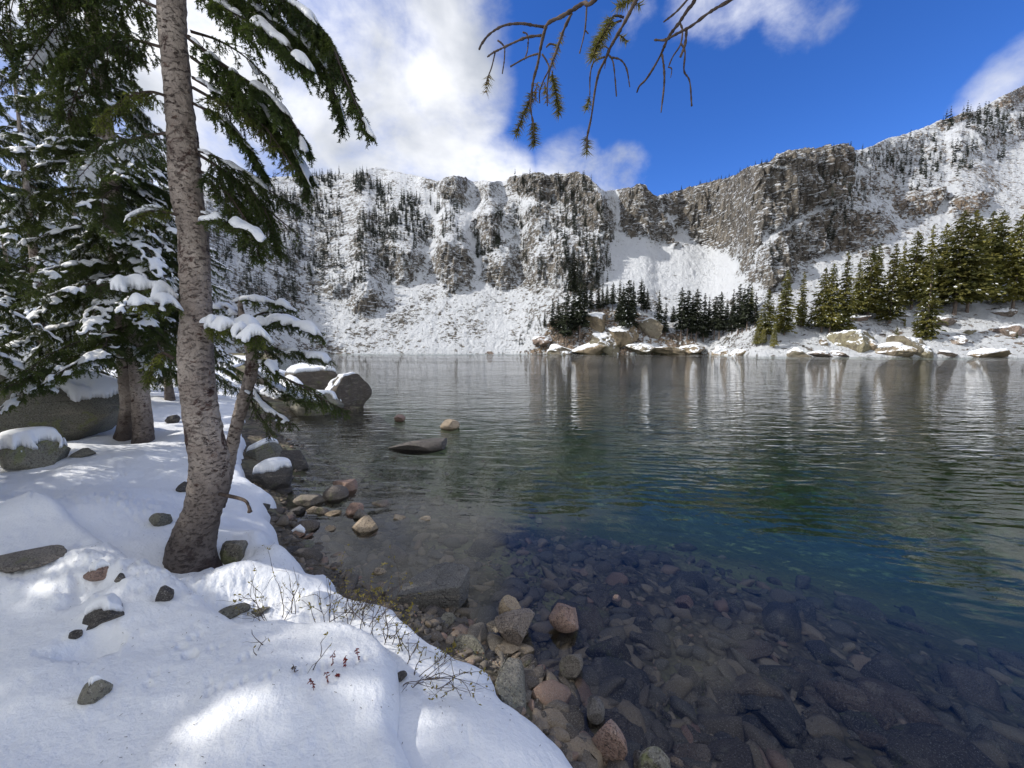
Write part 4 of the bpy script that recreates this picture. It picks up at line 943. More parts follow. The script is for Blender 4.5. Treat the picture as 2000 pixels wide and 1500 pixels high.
def trunk_from(parent, P, R, seed, name='trunk', n=420, k=56, amp=.06):
    cum = np.concatenate([[0], np.cumsum(np.linalg.norm(np.diff(P, axis=0), axis=1))]); s = np.linspace(0, cum[-1], n)
    PP = np.stack([np.interp(s, cum, P[:, i]) for i in range(3)], 1); ker_ = np.hanning(15); ker_ /= ker_.sum()
    for i in range(3): PP[:, i] = np.convolve(np.pad(PP[:, i], 7, 'edge'), ker_, 'valid')
    RR = np.convolve(np.pad(np.interp(s, cum, R), 7, 'edge'), ker_, 'valid')
    V, Q, T = sweep(PP, RR, k); c = np.repeat(PP, k, 0); body = V[:n * k]; out = unit(body - c); q = body + 10
    lump = fbm(q[:, 0] * 5, q[:, 1] * 5, q[:, 2] * 2.2, octv=3, seed=seed); fine = fbm(q[:, 0] * 34, q[:, 1] * 34, q[:, 2] * 24, octv=4, seed=seed + 1, gain=.65)
    Rr = np.repeat(RR, k)[:, None]; flake = np.clip(fbm(q[:, 0] * 60, q[:, 1] * 60, q[:, 2] * 45, octv=2, seed=9), 0, 1)
    h0 = np.repeat(s, k)[:, None]; ang = np.arctan2(out[:, 1], out[:, 0])[:, None]
    flare = np.exp(-h0 / .22) * (.16 + .20 * np.maximum(0, np.sin(ang * 5 + 1.3)))
    V[:n * k] = body + out * (Rr * amp * 2 * lump[:, None] + .008 * fine[:, None] + .006 * flake[:, None] + Rr * flare * .6)
    return mk(name, V, [Q, T], BARK, parent=parent, smooth=True)
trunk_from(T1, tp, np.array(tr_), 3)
def px_spine(pts, Y0_, Y1_): return [at_depth(x, y, Y0_ + (Y1_ - Y0_) * i / (len(pts) - 1)) for i, (x, y) in enumerate(pts)]
def hero(tree, tb, pts, Y0_, Y1_, seed, snow=(.04, .7, .12), mats=None, **k):
    sp = np.array(px_spine(pts, Y0_, Y1_)) - tb
    return bough('bough', sp, seed, parent=tree, snow=snow, mats=mats, **k)
hero(T1, base, [(350, -60), (470, -40), (580, 15), (640, 75), (668, 140), (700, 215), (722, 262)], 2.72, 2.6, 601, (.05, .62, .085), spread=.42, hang=1.3, gap=.02, needle_dens=520., wood_r=.02)
hero(T1, base, [(380, -60), (470, 0), (560, 60), (620, 110), (655, 190), (668, 240)], 2.72, 2.75, 621, (.04, .5, .06), spread=.40, hang=1.3, gap=.02, needle_dens=520.)
hero(T1, base, [(370, -30), (430, 10), (500, 50), (560, 90), (600, 130)], 2.72, 2.5, 622, (.05, .8, .07), spread=.30, hang=1.2, gap=.02, needle_dens=520.)
hero(T1, base, [(372, 110), (440, 160), (510, 210), (560, 270), (590, 330), (600, 375)], 2.72, 2.75, 623, (.03, .4, .06), spread=.38, hang=1.2, gap=.02, needle_dens=520.)
hero(T1, base, [(375, 200), (430, 230), (480, 280), (520, 340)], 2.72, 2.85, 624, (.03, .4, .06), spread=.34, hang=1.2, gap=.02, needle_dens=520.)
hero(T1, base, [(350, -90), (440, -90), (530, -40), (600, 40), (650, 120)], 2.72, 3.0, 609, (.05, .6, .085), spread=.42, hang=1.1, gap=.035, needle_dens=520., wood_r=.02)
hero(T1, base, [(365, 70), (410, 108), (470, 150), (530, 190), (572, 240), (598, 290)], 2.72, 2.62, 602, (.035, .55, .06), spread=.42, hang=1.3, gap=.02, needle_dens=520., wood_r=.018)
hero(T1, base, [(372, 60), (430, 80), (490, 120), (540, 180)], 2.72, 3.1, 603, (.04, .5, .08), spread=.36, hang=1.0, gap=.04)
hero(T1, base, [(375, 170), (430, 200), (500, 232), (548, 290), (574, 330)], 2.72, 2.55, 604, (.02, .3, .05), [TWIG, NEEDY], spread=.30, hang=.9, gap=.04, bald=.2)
hero(T1, base, [(375, 150), (440, 190), (520, 240), (580, 310), (605, 350)], 2.72, 2.9, 605, (.035, .5, .07), spread=.32, hang=1.0, gap=.022, needle_dens=520.)
hero(T1, base, [(385, 300), (440, 335), (500, 385), (530, 440), (545, 490)], 2.72, 2.8, 606, (.03, .4, .07), spread=.34, hang=1.0, gap=.018, needle_dens=500.)
hero(T1, base, [(380, 330), (420, 350), (460, 400), (490, 450), (505, 500)], 2.72, 2.65, 625, (.03, .4, .07), spread=.3, hang=1.0, gap=.02, needle_dens=500.)
hero(T1, base, [(378, 290), (430, 310), (480, 340), (540, 380), (580, 400)], 2.72, 2.9, 626, (.03, .5, .07), spread=.3, hang=.9, gap=.022)
hero(T1, base, [(388, 350), (440, 370), (500, 395), (560, 440), (590, 470)], 2.72, 3.0, 607, None, spread=.3, hang=.5, gap=.05, bald=.75)
hero(T1, base, [(395, 415), (430, 432), (465, 437), (500, 460)], 2.72, 2.5, 608, (.05, .8, .08), spread=.22, hang=.6, gap=.025)
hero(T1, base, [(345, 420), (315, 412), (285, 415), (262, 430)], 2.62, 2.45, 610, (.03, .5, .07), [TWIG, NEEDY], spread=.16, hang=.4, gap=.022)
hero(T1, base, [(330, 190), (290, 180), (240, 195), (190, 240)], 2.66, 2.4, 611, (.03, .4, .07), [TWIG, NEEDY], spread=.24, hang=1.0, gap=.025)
hero(T1, base, [(325, 95), (250, 80), (190, 110), (150, 180), (130, 240)], 2.66, 2.8, 612, (.03, .4, .07), spread=.36, hang=1.1, gap=.02, needle_dens=520.)
hero(T1, base, [(320, 20), (230, -10), (140, 20), (80, 90), (40, 150)], 2.66, 2.9, 613, (.03, .4, .07), spread=.40, hang=1.1, gap=.02, needle_dens=520.)
hero(T1, base, [(325, -40), (230, -80), (120, -60), (20, 0), (-60, 80)], 2.66, 2.5, 614, (.03, .4, .07), spread=.40, hang=1.1, gap=.022)
hero(T1, base, [(330, 260), (270, 270), (200, 300), (150, 350)], 2.7, 3.1, 615, (.05, .6, .1), spread=.34, hang=.8, gap=.04)
hero(T1, base, [(360, 600), (330, 575), (275, 562), (225, 552), (185, 560)], 2.68, 2.55, 616, (.075, .95, .10), spread=.17, hang=.9, gap=.022)
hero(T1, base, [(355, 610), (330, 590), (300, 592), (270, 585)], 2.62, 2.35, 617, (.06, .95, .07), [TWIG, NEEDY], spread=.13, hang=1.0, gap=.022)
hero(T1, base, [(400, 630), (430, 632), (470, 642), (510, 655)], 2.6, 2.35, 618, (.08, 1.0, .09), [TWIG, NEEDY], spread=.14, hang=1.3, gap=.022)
hero(T1, base, [(415, 640), (450, 628), (480, 636), (505, 655)], 2.75, 2.6, 619, (.07, 1.0, .08), spread=.14, hang=1.1, gap=.025)
hero(T1, base, [(340, 700), (318, 690), (300, 700), (290, 740)], 2.68, 2.6, 620, (.03, .4, .05), [TWIG, NEEDY], spread=.14, hang=1.0, gap=.022)
random.seed(5)
for i in range(26):                                            # the crown above the frame
    z = random.uniform(4.6, 8.6); u = (z - 3.0) / 6; px_ = np.interp(z, tp[:, 2], tp[:, 0]); py_ = np.interp(z, tp[:, 2], tp[:, 1])
    az = random.uniform(0, 2 * pi) if z > 6.4 else random.uniform(.9, 5.4)
    b = add_bough(T1, z, az, 2.1 * (1 - u) + .4, random.uniform(.2, .6), True); b.location.x += px_; b.location.y += py_
stub = np.array([at_depth(430, 965, 2.66), at_depth(475, 976, 2.5), at_depth(486, 990, 2.46), at_depth(488, 1000, 2.44)]) - base
V, Q, T = sweep(catmull(stub, 20), np.interp(np.linspace(0, 1, 20), [0, .6, .85, 1], [.014, .008, .011, .015]), 10); mk('dead_stub', V, [Q, T], TWIG, parent=T1, smooth=True)

# second, smaller spruce growing just behind it
YS2 = 3.25
prof2 = [(425, 990, 20), (440, 930, 20), (452, 880, 19), (462, 830, 19), (476, 780, 18), (488, 740, 17), (494, 700, 17), (487, 665, 16), (482, 640, 13), (470, 610, 9), (468, 575, 3)]
b2 = at_depth(432, 965, YS2); T2 = thing('spruce_tree', b2, 'crooked young spruce with a broken top just behind the big trunk', 'tree')
tp2 = np.array([at_depth(x, y, YS2) for x, y, r in prof2]) - b2; trunk_from(T2, tp2, np.array([.72 * r * YS2 / F * cos(atan((x - CX) / F)) for x, _, r in prof2]), 8, n=200, k=28, amp=.09)
for i, (pts, ya, yb, sn, kk) in enumerate([
    ([(485, 640), (530, 628), (580, 634), (625, 655)], 3.25, 3.1, (.06, .95, .08), dict(spread=.22, hang=.7, gap=.022)),
    ([(480, 625), (520, 610), (560, 612), (600, 630)], 3.25, 3.5, (.06, .9, .1), dict(spread=.22, hang=.6, gap=.025)),
    ([(490, 680), (540, 680), (590, 690), (640, 700), (632, 690)][:4], 3.25, 3.4, (.05, .6, .08), dict(spread=.26, hang=.6, gap=.022)),
    ([(492, 700), (540, 730), (600, 760), (650, 790), (680, 800)], 3.25, 3.3, (.05, .5, .08), dict(spread=.28, hang=.7, gap=.022)),
    ([(490, 720), (530, 750), (580, 775), (640, 790)], 3.25, 3.6, (.05, .7, .08), dict(spread=.26, hang=.6, gap=.025)),
    ([(485, 745), (510, 780), (540, 810), (570, 830)], 3.25, 3.2, (.03, .3, .06), dict(spread=.26, hang=.9, gap=.02, bald=.4)),
    ([(478, 760), (500, 800), (520, 830), (530, 850)], 3.25, 3.4, None, dict(spread=.24, hang=1.0, gap=.035, bald=.6)),
    ([(470, 620), (440, 600), (415, 600), (400, 610)], 3.25, 3.4, (.04, .6, .08), dict(spread=.2, hang=.6, gap=.04)),
    ([(478, 640), (500, 655), (520, 690), (535, 730)], 3.25, 3.0, (.03, .3, .06), dict(spread=.18, hang=.9, gap=.022)),
    ([(460, 590), (490, 585), (530, 592), (570, 600)], 3.25, 3.3, (.05, .9, .07), dict(spread=.16, hang=.5, gap=.025))]):
    hero(T2, b2, pts, ya, yb, 640 + i, sn, None, **kk)
# the pair of trunks and the other spruces on the bank
p = on_snow(280, 864)
P3 = [at_depth(x, y, p[1]) - p for x, y in [(281, 880), (280, 840), (275, 780), (268, 700), (258, 620), (250, 540), (238, 460), (226, 380), (212, 280), (200, 180), (188, 60), (170, -150), (160, -350)]]
random.seed(31)
T3 = thing('spruce_tree', p, 'straight speckled spruce, right one of the pair before the huge boulder', 'tree')
trunk_from(T3, np.array(P3), np.array([.135, .12, .11, .105, .10, .095, .09, .085, .08, .07, .06, .04, .01]), 12, n=240, k=30)
def crown_on(t, P, zlow, zhigh, n, maxL, seed, tl=(.1, .5), snow=.85):
    random.seed(seed); P = np.array(P)
    for i in range(n):
        u = (i + random.random()) / n; z = zlow + (zhigh - zlow) * u; b = add_bough(t, z, random.uniform(0, 2 * pi), maxL * (1 - u * .75) * random.uniform(.6, 1.15), random.uniform(*tl), random.random() < snow)
        b.location.x += np.interp(z, P[:, 2], P[:, 0]); b.location.y += np.interp(z, P[:, 2], P[:, 1])
crown_on(T3, P3, 1.25, 7.4, 84, 1.9, 33)
p = on_snow(246, 852); P4 = [at_depth(x, y, p[1]) - p for x, y in [(240, 868), (246, 830), (250, 790), (244, 720), (240, 640), (225, 520), (215, 400), (190, 200), (170, 0), (150, -200)]]
T4 = thing('spruce_tree', p, 'dark leaning spruce trunk, left one of the pair in front of the huge boulder', 'tree')
trunk_from(T4, np.array(P4), np.array([.12, .095, .09, .085, .08, .075, .07, .06, .04, .01]), 14, n=240, k=26); crown_on(T4, P4, 1.5, 6.6, 56, 1.7, 35)
def sp_at(px, Y, hgt, r0, label, seed, **k):
    X = (px - CX) / F * Y / (cos(TH)); z = max(snow_at(X, Y), ground_at(X, Y)); return spruce((X, Y, z), hgt, r0, label, seed, **k)
sp_at(95, 8.6, 8.5, .11, 'spruce rising behind the huge boulder near its middle', 41, n=70, maxL=2.0, zlow=.8)
sp_at(-20, 8.8, 9.0, .12, 'spruce rising behind the left end of the huge boulder', 42, n=66, maxL=2.2, zlow=.7)
sp_at(-330, 3.6, 6.5, .12, 'near spruce at the left edge whose snowy bough tips hang into view', 43, n=58, maxL=2.2, zlow=1.1)
sp_at(180, 11.5, 8.5, .11, 'spruce behind the pair of trunks, left side', 44, n=56, maxL=2.0, zlow=.9)
sp_at(330, 10.2, 7.0, .09, 'spruce seen just left of the big trunk, low snowy boughs', 45, n=50, maxL=1.7, zlow=.8)
sp_at(405, 14.5, 6.0, .09, 'small spruce behind the big trunk and the broken-topped one', 46, n=40, maxL=1.5, zlow=.5)
sp_at(40, 15.5, 9.5, .12, 'taller spruce farther back on the left bank', 47, n=48, maxL=2.2, zlow=.9)
sp_at(-160, 12.5, 10, .13, 'spruce farther back at the left edge', 48, n=48, maxL=2.4, zlow=.8)
sp_at(-700, 3.0, 8.0, .14, 'spruce left of the picture that shades the snow', 49, n=60, maxL=2.3, zlow=1.2)
sp_at(-2600, 1.5, 9.0, .14, 'third spruce left of the picture that shades the snow', 51, n=70, maxL=2.6, zlow=.9)
sp_at(-1500, 4.6, 9.0, .14, 'spruce standing back left of the picture', 52, n=56, maxL=2.6, zlow=1.0)
# ------------------------------------------------------------------ far conifers
def conifer_geo(seed, width=.19, bare=.08, levels=46, per=8, sprays=11, size=.030, droop=.35, snowp=.14, irregular=.25, fullness=.8):
    r = np.random.default_rng(seed); C, D, Sz = [], [], []
    lobes = r.uniform(0, 6.28, 3)
    for i in range(levels):
        u = (i + r.uniform(0, 1)) / levels; z = bare + (1 - bare) * u; R = width * ((1 - u) ** fullness) * (1 - .35 * max(0, .18 - u) / .18) + .004
        R *= 1 + irregular * r.normal() * .35
        n = max(3, int(per * (1 - .45 * u)))
        for j in range(n):
            a = r.uniform(0, 6.283); L = R * r.uniform(.65, 1.15) * (1 + .18 * cos(a * 2 + lobes[0] + u * 5))
            ns = max(2, int(sprays * (L / width) ** .8 + 1)); t = (np.arange(ns) + r.uniform(0, 1, ns)) / ns; t = t ** .8
            dr = droop * (1 - u * .7); ca, sa = cos(a), sin(a)
            px_ = L * t; pz = z + .25 * L * t * (1 - dr * 2) - dr * L * t * t
            sidev = r.normal(0, .16, ns) * L * t; pos = np.stack([ca * px_ - sa * sidev, sa * px_ + ca * sidev, pz + r.normal(0, .006, ns)], 1)
            ang = a + r.normal(0, .7, ns); dv = np.stack([np.cos(ang), np.sin(ang), r.normal(-.25, .3, ns) - dr * .5], 1)
            C.append(pos); D.append(dv); Sz.append(size * r.uniform(.6, 1.3, ns) * (1 - .5 * u))
    C = np.vstack(C); D = unit(np.vstack(D)); Sz = np.concatenate(Sz)[:, None]
    lat = unit(np.cross(D, r.normal(size=D.shape) * [.4, .4, 1.]))
    V = np.stack([C - D * Sz * .5 - lat * Sz * .22, C + lat * Sz * .35 + D * Sz * .1, C + D * Sz, C - lat * Sz * .35 + D * Sz * .05], 1)
    # a second small blade across each spray
    lat2 = np.cross(D, lat); V2 = np.stack([C - D * Sz * .4, C + lat2 * Sz * .22, C + D * Sz * .8, C - lat2 * Sz * .22 - [0, 0, .003]], 1)
    V = np.concatenate([V, V2]).reshape(-1, 3); Q = np.arange(len(V)).reshape(-1, 4)
    k = r.uniform(size=len(C)) < snowp; hl = unit(np.cross(D[k], [0, 0, 1.])); S = Sz[k] * .75; up = np.array([0, 0, .004])
    SV = np.stack([C[k] - D[k] * S * .5 + up, C[k] + hl * S * .4 + up, C[k] + D[k] * S * .6 + up, C[k] - hl * S * .4 + up], 1).reshape(-1, 3); SQ = np.arange(len(SV)).reshape(-1, 4)
    return V, Q, SV, SQ
def far_tree_source(seed, mat, **k):
    V, Q, SV, SQ = conifer_geo(seed, **k); r = np.random.default_rng(seed); b = k.get('bare', .08)
    P = catmull([(0, 0, -.03), (r.normal(0, .003), r.normal(0, .003), .3), (0, 0, .7), (0, 0, .99)], 24); TV, TQ, TT = sweep(P, np.interp(np.linspace(0, 1, 24), [0, .08, .5, 1], [.019, .014, .009, .002]), 7)
    # a few bare dead limbs below the crown
    n = 14; z = r.uniform(.02, b + .10, n); a = r.uniform(0, 6.28, n); l = r.uniform(.03, .09, n)
    p0 = np.stack([z * 0, z * 0, z], 1); p1 = np.stack([np.cos(a) * l, np.sin(a) * l, z - l * .35], 1); LV, LQ = tubes(p0, p1, np.full(n, .0025), np.full(n, .0008), 3)
    return (mk('trunk', np.vstack([TV, LV]), [np.vstack([TQ, LQ + len(TV)]), TT], BARKF, smooth=True, link=False).data, mk('crown', V, [Q], mat, link=False).data, mk('snow', SV, [SQ], SNOW, link=False).data)
GREEN = [far_tree_source(700 + i, NEEDF, width=w_, bare=b_, levels=50, per=10, sprays=13, size=s_, snowp=.22, fullness=f_, irregular=.5) for i, (w_, b_, s_, f_) in enumerate([(.17, .07, .034, .75), (.20, .12, .036, .7), (.15, .05, .032, .85), (.22, .16, .038, .65), (.18, .10, .034, .9), (.13, .03, .032, 1.0)])]
NEEDD = plain('shaded_far_needles', (.014, .020, .014), (.045, .055, .03), 0.5, .8, .05, .3)  # darker copy of the far needles, shade put into the colour
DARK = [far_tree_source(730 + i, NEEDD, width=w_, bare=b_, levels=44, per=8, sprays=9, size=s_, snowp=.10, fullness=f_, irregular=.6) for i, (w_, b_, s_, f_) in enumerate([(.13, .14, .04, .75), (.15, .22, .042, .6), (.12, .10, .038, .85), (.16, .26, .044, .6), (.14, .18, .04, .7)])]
def far_tree(P, hgt, src, label, group, wide=1.0):
    t = thing('conifer_tree', (P[0], P[1], P[2] - .02 * hgt), label, 'tree', group, random.uniform(0, 6.28)); t.scale = (hgt * wide, hgt * wide * random.uniform(.9, 1.1), hgt)
    for nm, d in zip(('trunk', 'crown', 'snow'), src):
        o = bpy.data.objects.new(nm, d); COL.objects.link(o); o.parent = t
    return t
random.seed(77)
RT = [(1466, 560, 612, 2), (1494, 574, 667, 3), (1530, 535, 654, 0), (1563, 538, 640, 2), (1604, 530, 648, 1), (1620, 524, 651, 3), (1645, 500, 648, 2), (1670, 516, 621, 4),
      (1692, 491, 623, 1), (1708, 486, 610, 0), (1736, 489, 632, 0), (1755, 483, 600, 2), (1780, 464, 602, 3), (1810, 450, 578, 2), (1807, 500, 662, 5), (1836, 447, 580, 1), (1862, 431, 616, 3), (1887, 431, 611, 3), (1905, 450, 580, 1),
      (1923, 426, 570, 1), (1941, 428, 566, 3), (1977, 436, 610, 3), (2003, 418, 592, 1), (2040, 400, 600, 3), (2090, 380, 590, 1), (1750, 637, 665, 4), (1766, 621, 637, 5), (1983, 648, 662, 5), (1475, 640, 680, 3), (1487, 640, 676, 3), (1508, 630, 682, 4)]
RNAMES = ['full', 'broad', 'narrow', 'wide-skirted', 'even cone-shaped', 'slender']
order = ['first', 'second', 'third', 'fourth', 'fifth', 'sixth', 'seventh', 'eighth', 'ninth', 'tenth', 'eleventh', 'twelfth', 'thirteenth', 'fourteenth', 'fifteenth', 'sixteenth', 'seventeenth', 'eighteenth', 'nineteenth', 'twentieth',
         'twenty-first', 'twenty-second', 'twenty-third', 'twenty-fourth', 'twenty-fifth', 'twenty-sixth', 'twenty-seventh', 'twenty-eighth', 'twenty-ninth', 'thirtieth', 'thirty-first', 'thirty-second', 'thirty-third', 'thirty-fourth', 'thirty-fifth', 'thirty-sixth', 'thirty-seventh', 'thirty-eighth', 'thirty-ninth', 'fortieth', 'forty-first', 'forty-second', 'forty-third', 'forty-fourth', 'forty-fifth']
for n_, (x, yt, yb, v) in enumerate(sorted(RT)):
    P = on_mountain(x, yb); hgt = (yb - yt) * P[1] / F * 1.06
    sz = 'tiny' if yb - yt < 40 else ('tall' if yb - yt > 130 else 'green')
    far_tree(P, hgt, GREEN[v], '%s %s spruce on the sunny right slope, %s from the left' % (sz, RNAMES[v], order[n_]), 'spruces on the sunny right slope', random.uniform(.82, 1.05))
PT = [(1079, 588, 646, 0), (1090, 582, 650, 2), (1107, 571, 676, 1), (1120, 569, 654, 0), (1131, 555, 665, 3), (1142, 552, 612, 1), (1153, 555, 612, 0), (1167, 554, 606, 2), (1176, 560, 606, 0), (1184, 560, 604, 4), (1197, 554, 604, 1), (1208, 555, 637, 0), (1216, 558, 610, 2), (1225, 551, 665, 3), (1236, 552, 612, 0), (1250, 549, 606, 1), (1256, 560, 610, 2), (1263, 566, 612, 4),
      (1284, 571, 654, 2), (1299, 596, 655, 0), (1313, 600, 640, 3), (1329, 566, 664, 1), (1340, 571, 665, 3), (1349, 580, 660, 0), (1357, 569, 668, 1), (1373, 577, 668, 0), (1382, 584, 660, 2), (1393, 582, 664, 3), (1404, 574, 664, 1), (1418, 590, 650, 0), (1428, 570, 654, 2), (1439, 560, 656, 4), (1448, 568, 650, 0), (1456, 560, 648, 1), (1472, 576, 640, 2), (1120, 500, 565, 0), (1126, 515, 575, 2), (1114, 520, 580, 4), (1098, 600, 640, 4), (1064, 606, 640, 2)]
for n_, (x, yt, yb, v) in enumerate(sorted(PT)):
    P = on_mountain(x, yb); hgt = (yb - yt) * P[1] / F * 1.03
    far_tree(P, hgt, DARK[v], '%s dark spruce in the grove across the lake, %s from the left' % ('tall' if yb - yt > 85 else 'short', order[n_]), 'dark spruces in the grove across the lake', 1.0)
# trees scattered over the mountain face
MSRC = [mk('conifer', *(lambda g: (np.vstack([g[0], g[2]]), [np.vstack([g[1], g[3] + len(g[0])])], [NEEDM, SNOW]))(conifer_geo(760 + i, width=w_, bare=.03, levels=13, per=6, sprays=4, size=.085, snowp=.40, fullness=.8)), link=False) for i, w_ in enumerate((.11, .13, .095, .15))]
for o in MSRC:
    me = o.data; nq = len(me.polygons); gq = conifer_geo(760 + MSRC.index(o), width=(.11, .13, .095, .15)[MSRC.index(o)], bare=.03, levels=13, per=6, sprays=4, size=.085, snowp=.40, fullness=.8)[1]
    mi = np.zeros(nq, np.int32); mi[len(gq):] = 1; me.polygons.foreach_set('material_index', mi)
REGN = 0
REG = [([(430, 355), (600, 350), (700, 350), (830, 400), (842, 468), (760, 520), (700, 560), (620, 600), (500, 600), (420, 560)], 820, 9.5), ([(640, 342), (700, 345), (860, 400), (850, 470), (700, 480)], 170, 9), ([(866, 390), (906, 400), (905, 480), (860, 480)], 34, 9),
       ([(925, 420), (982, 420), (975, 495), (930, 505)], 60, 9), ([(992, 350), (1155, 350), (1200, 470), (1186, 560), (1120, 575), (1010, 520), (985, 420)], 330, 8.5), ([(1095, 430), (1130, 430), (1140, 610), (1095, 600)], 46, 11), ([(1140, 480), (1190, 480), (1190, 560), (1140, 560)], 20, 11),
       ([(1560, 300), (1660, 292), (1760, 320), (1750, 380), (1640, 400), (1570, 360)], 80, 8), ([(1700, 300), (1990, 195), (2060, 230), (1900, 330), (1790, 380), (1700, 352)], 150, 9), ([(1840, 240), (1990, 200), (1960, 330), (1850, 330)], 40, 11), ([(1600, 400), (1668, 400), (1640, 485), (1600, 485)], 26, 12), ([(1480, 478), (1530, 478), (1520, 525), (1482, 525)], 7, 9),
       ([(1010, 640), (1060, 620), (1100, 600), (1090, 676), (1000, 676)], 60, 5.0), ([(0, 430), (430, 370), (420, 620), (0, 640)], 330, 10), ([(-400, 480), (0, 430), (0, 640), (-400, 640)], 90, 10), ([(520, 560), (760, 560), (900, 650), (560, 660)], 60, 4), ([(480, 350), (720, 336), (720, 352), (480, 362)], 90, 6), ([(1290, 378), (1510, 312), (1510, 322), (1290, 388)], 30, 3.5), ([(750, 500), (800, 500), (800, 560), (750, 560)], 16, 8)]
mr = np.random.default_rng(21); SPOT = []
for poly, cnt, hh in REG:
    xs_ = [p[0] for p in poly]; ys_ = [p[1] for p in poly]; k = 0; tries = 0
    while k < cnt and tries < cnt * 40:
        tries += 1; x = mr.uniform(min(xs_), max(xs_)); y = mr.uniform(min(ys_), max(ys_))
        if poly_sd(np.array([x]), np.array([y]), poly)[0] < 0: continue
        if hh > 5.5 and fbm(np.array([x / 22]), np.array([y / 40]), octv=2, seed=66)[0] < mr.uniform(-.35, .15): continue
        P = on_mountain(x, y); SPOT.append((P, hh * 2.3 * P[1] / F * mr.uniform(.5, 1.15), int(mr.integers(4)), mr.uniform(0, 6.28), REG.index((poly, cnt, hh)))); k += 1
size = np.array([s[1] / s[0][1] * (1.0 if 430 < CX + s[0][0] / s[0][1] * F < 2000 else .4) for s in SPOT]); order_ = np.argsort(-size); big = set(order_[:215].tolist())
VV, QQ, MI, k = [], [], [], 0
RLAB = ['on the forested left face of the mountain', 'high on the left face under the peak', 'on the narrow rib between the two snow chutes', 'on the dark crag right of the snow chutes', 'on the broken middle face under the grey cliff', 'in the thin file above the lakeside grove', 'at the right foot of the middle face', 'on top of the great right-hand cliff', 'on the upper right slope', 'on the high right skyline slope', 'in the dark cluster on the lower right outcrop', 'above the right end of the grove', 'left of the lakeside grove', 'seen through the boughs at the far left', 'beyond the left edge', 'scattered on the lower snow slope', 'along the left ridge line', 'along the rim of the great cliff', 'beside the brown crag on the left face']
for i, (P, hgt, v, a, rg) in enumerate(SPOT):
    if i in big:
        o = bpy.data.objects.new('conifer_tree', MSRC[v].data); COL.objects.link(o); o.location = P; o.rotation_euler = (0, 0, a); o.scale = (hgt, hgt, hgt)
        right = P[0] > 20
        tag(o, '%s snow-dusted spruce %s' % (['narrow', 'bushy', 'spindly', 'broad'][v], RLAB[rg]), 'tree', 'snow-dusted spruces ' + RLAB[rg])
        continue
    me = MSRC[v].data
    if not hasattr(me, '_c'): pass
    key = v
    if key not in NTL:
        co = np.empty(len(me.vertices) * 3, np.float32); me.vertices.foreach_get('co', co); q = np.empty(len(me.loops), np.int32); me.loops.foreach_get('vertex_index', q); m_ = np.empty(len(me.polygons), np.int32); me.polygons.foreach_get('material_index', m_)
        NTL[key] = (co.reshape(-1, 3), q.reshape(-1, 4), m_)
    co, q, m_ = NTL[key]; c_, s_ = cos(a), sin(a); V = co * hgt; V = np.stack([V[:, 0] * c_ - V[:, 1] * s_ + P[0], V[:, 0] * s_ + V[:, 1] * c_ + P[1], V[:, 2] + P[2]], 1)
    VV.append(V); QQ.append(q + k); MI.append(m_); k += len(V)
tag(mk('mountain_forest', np.vstack(VV), [np.vstack(QQ)], [NEEDM, SNOW], mi=np.concatenate(MI)), 'distant snow-dusted conifers covering the mountain face', 'forest', kind='stuff')

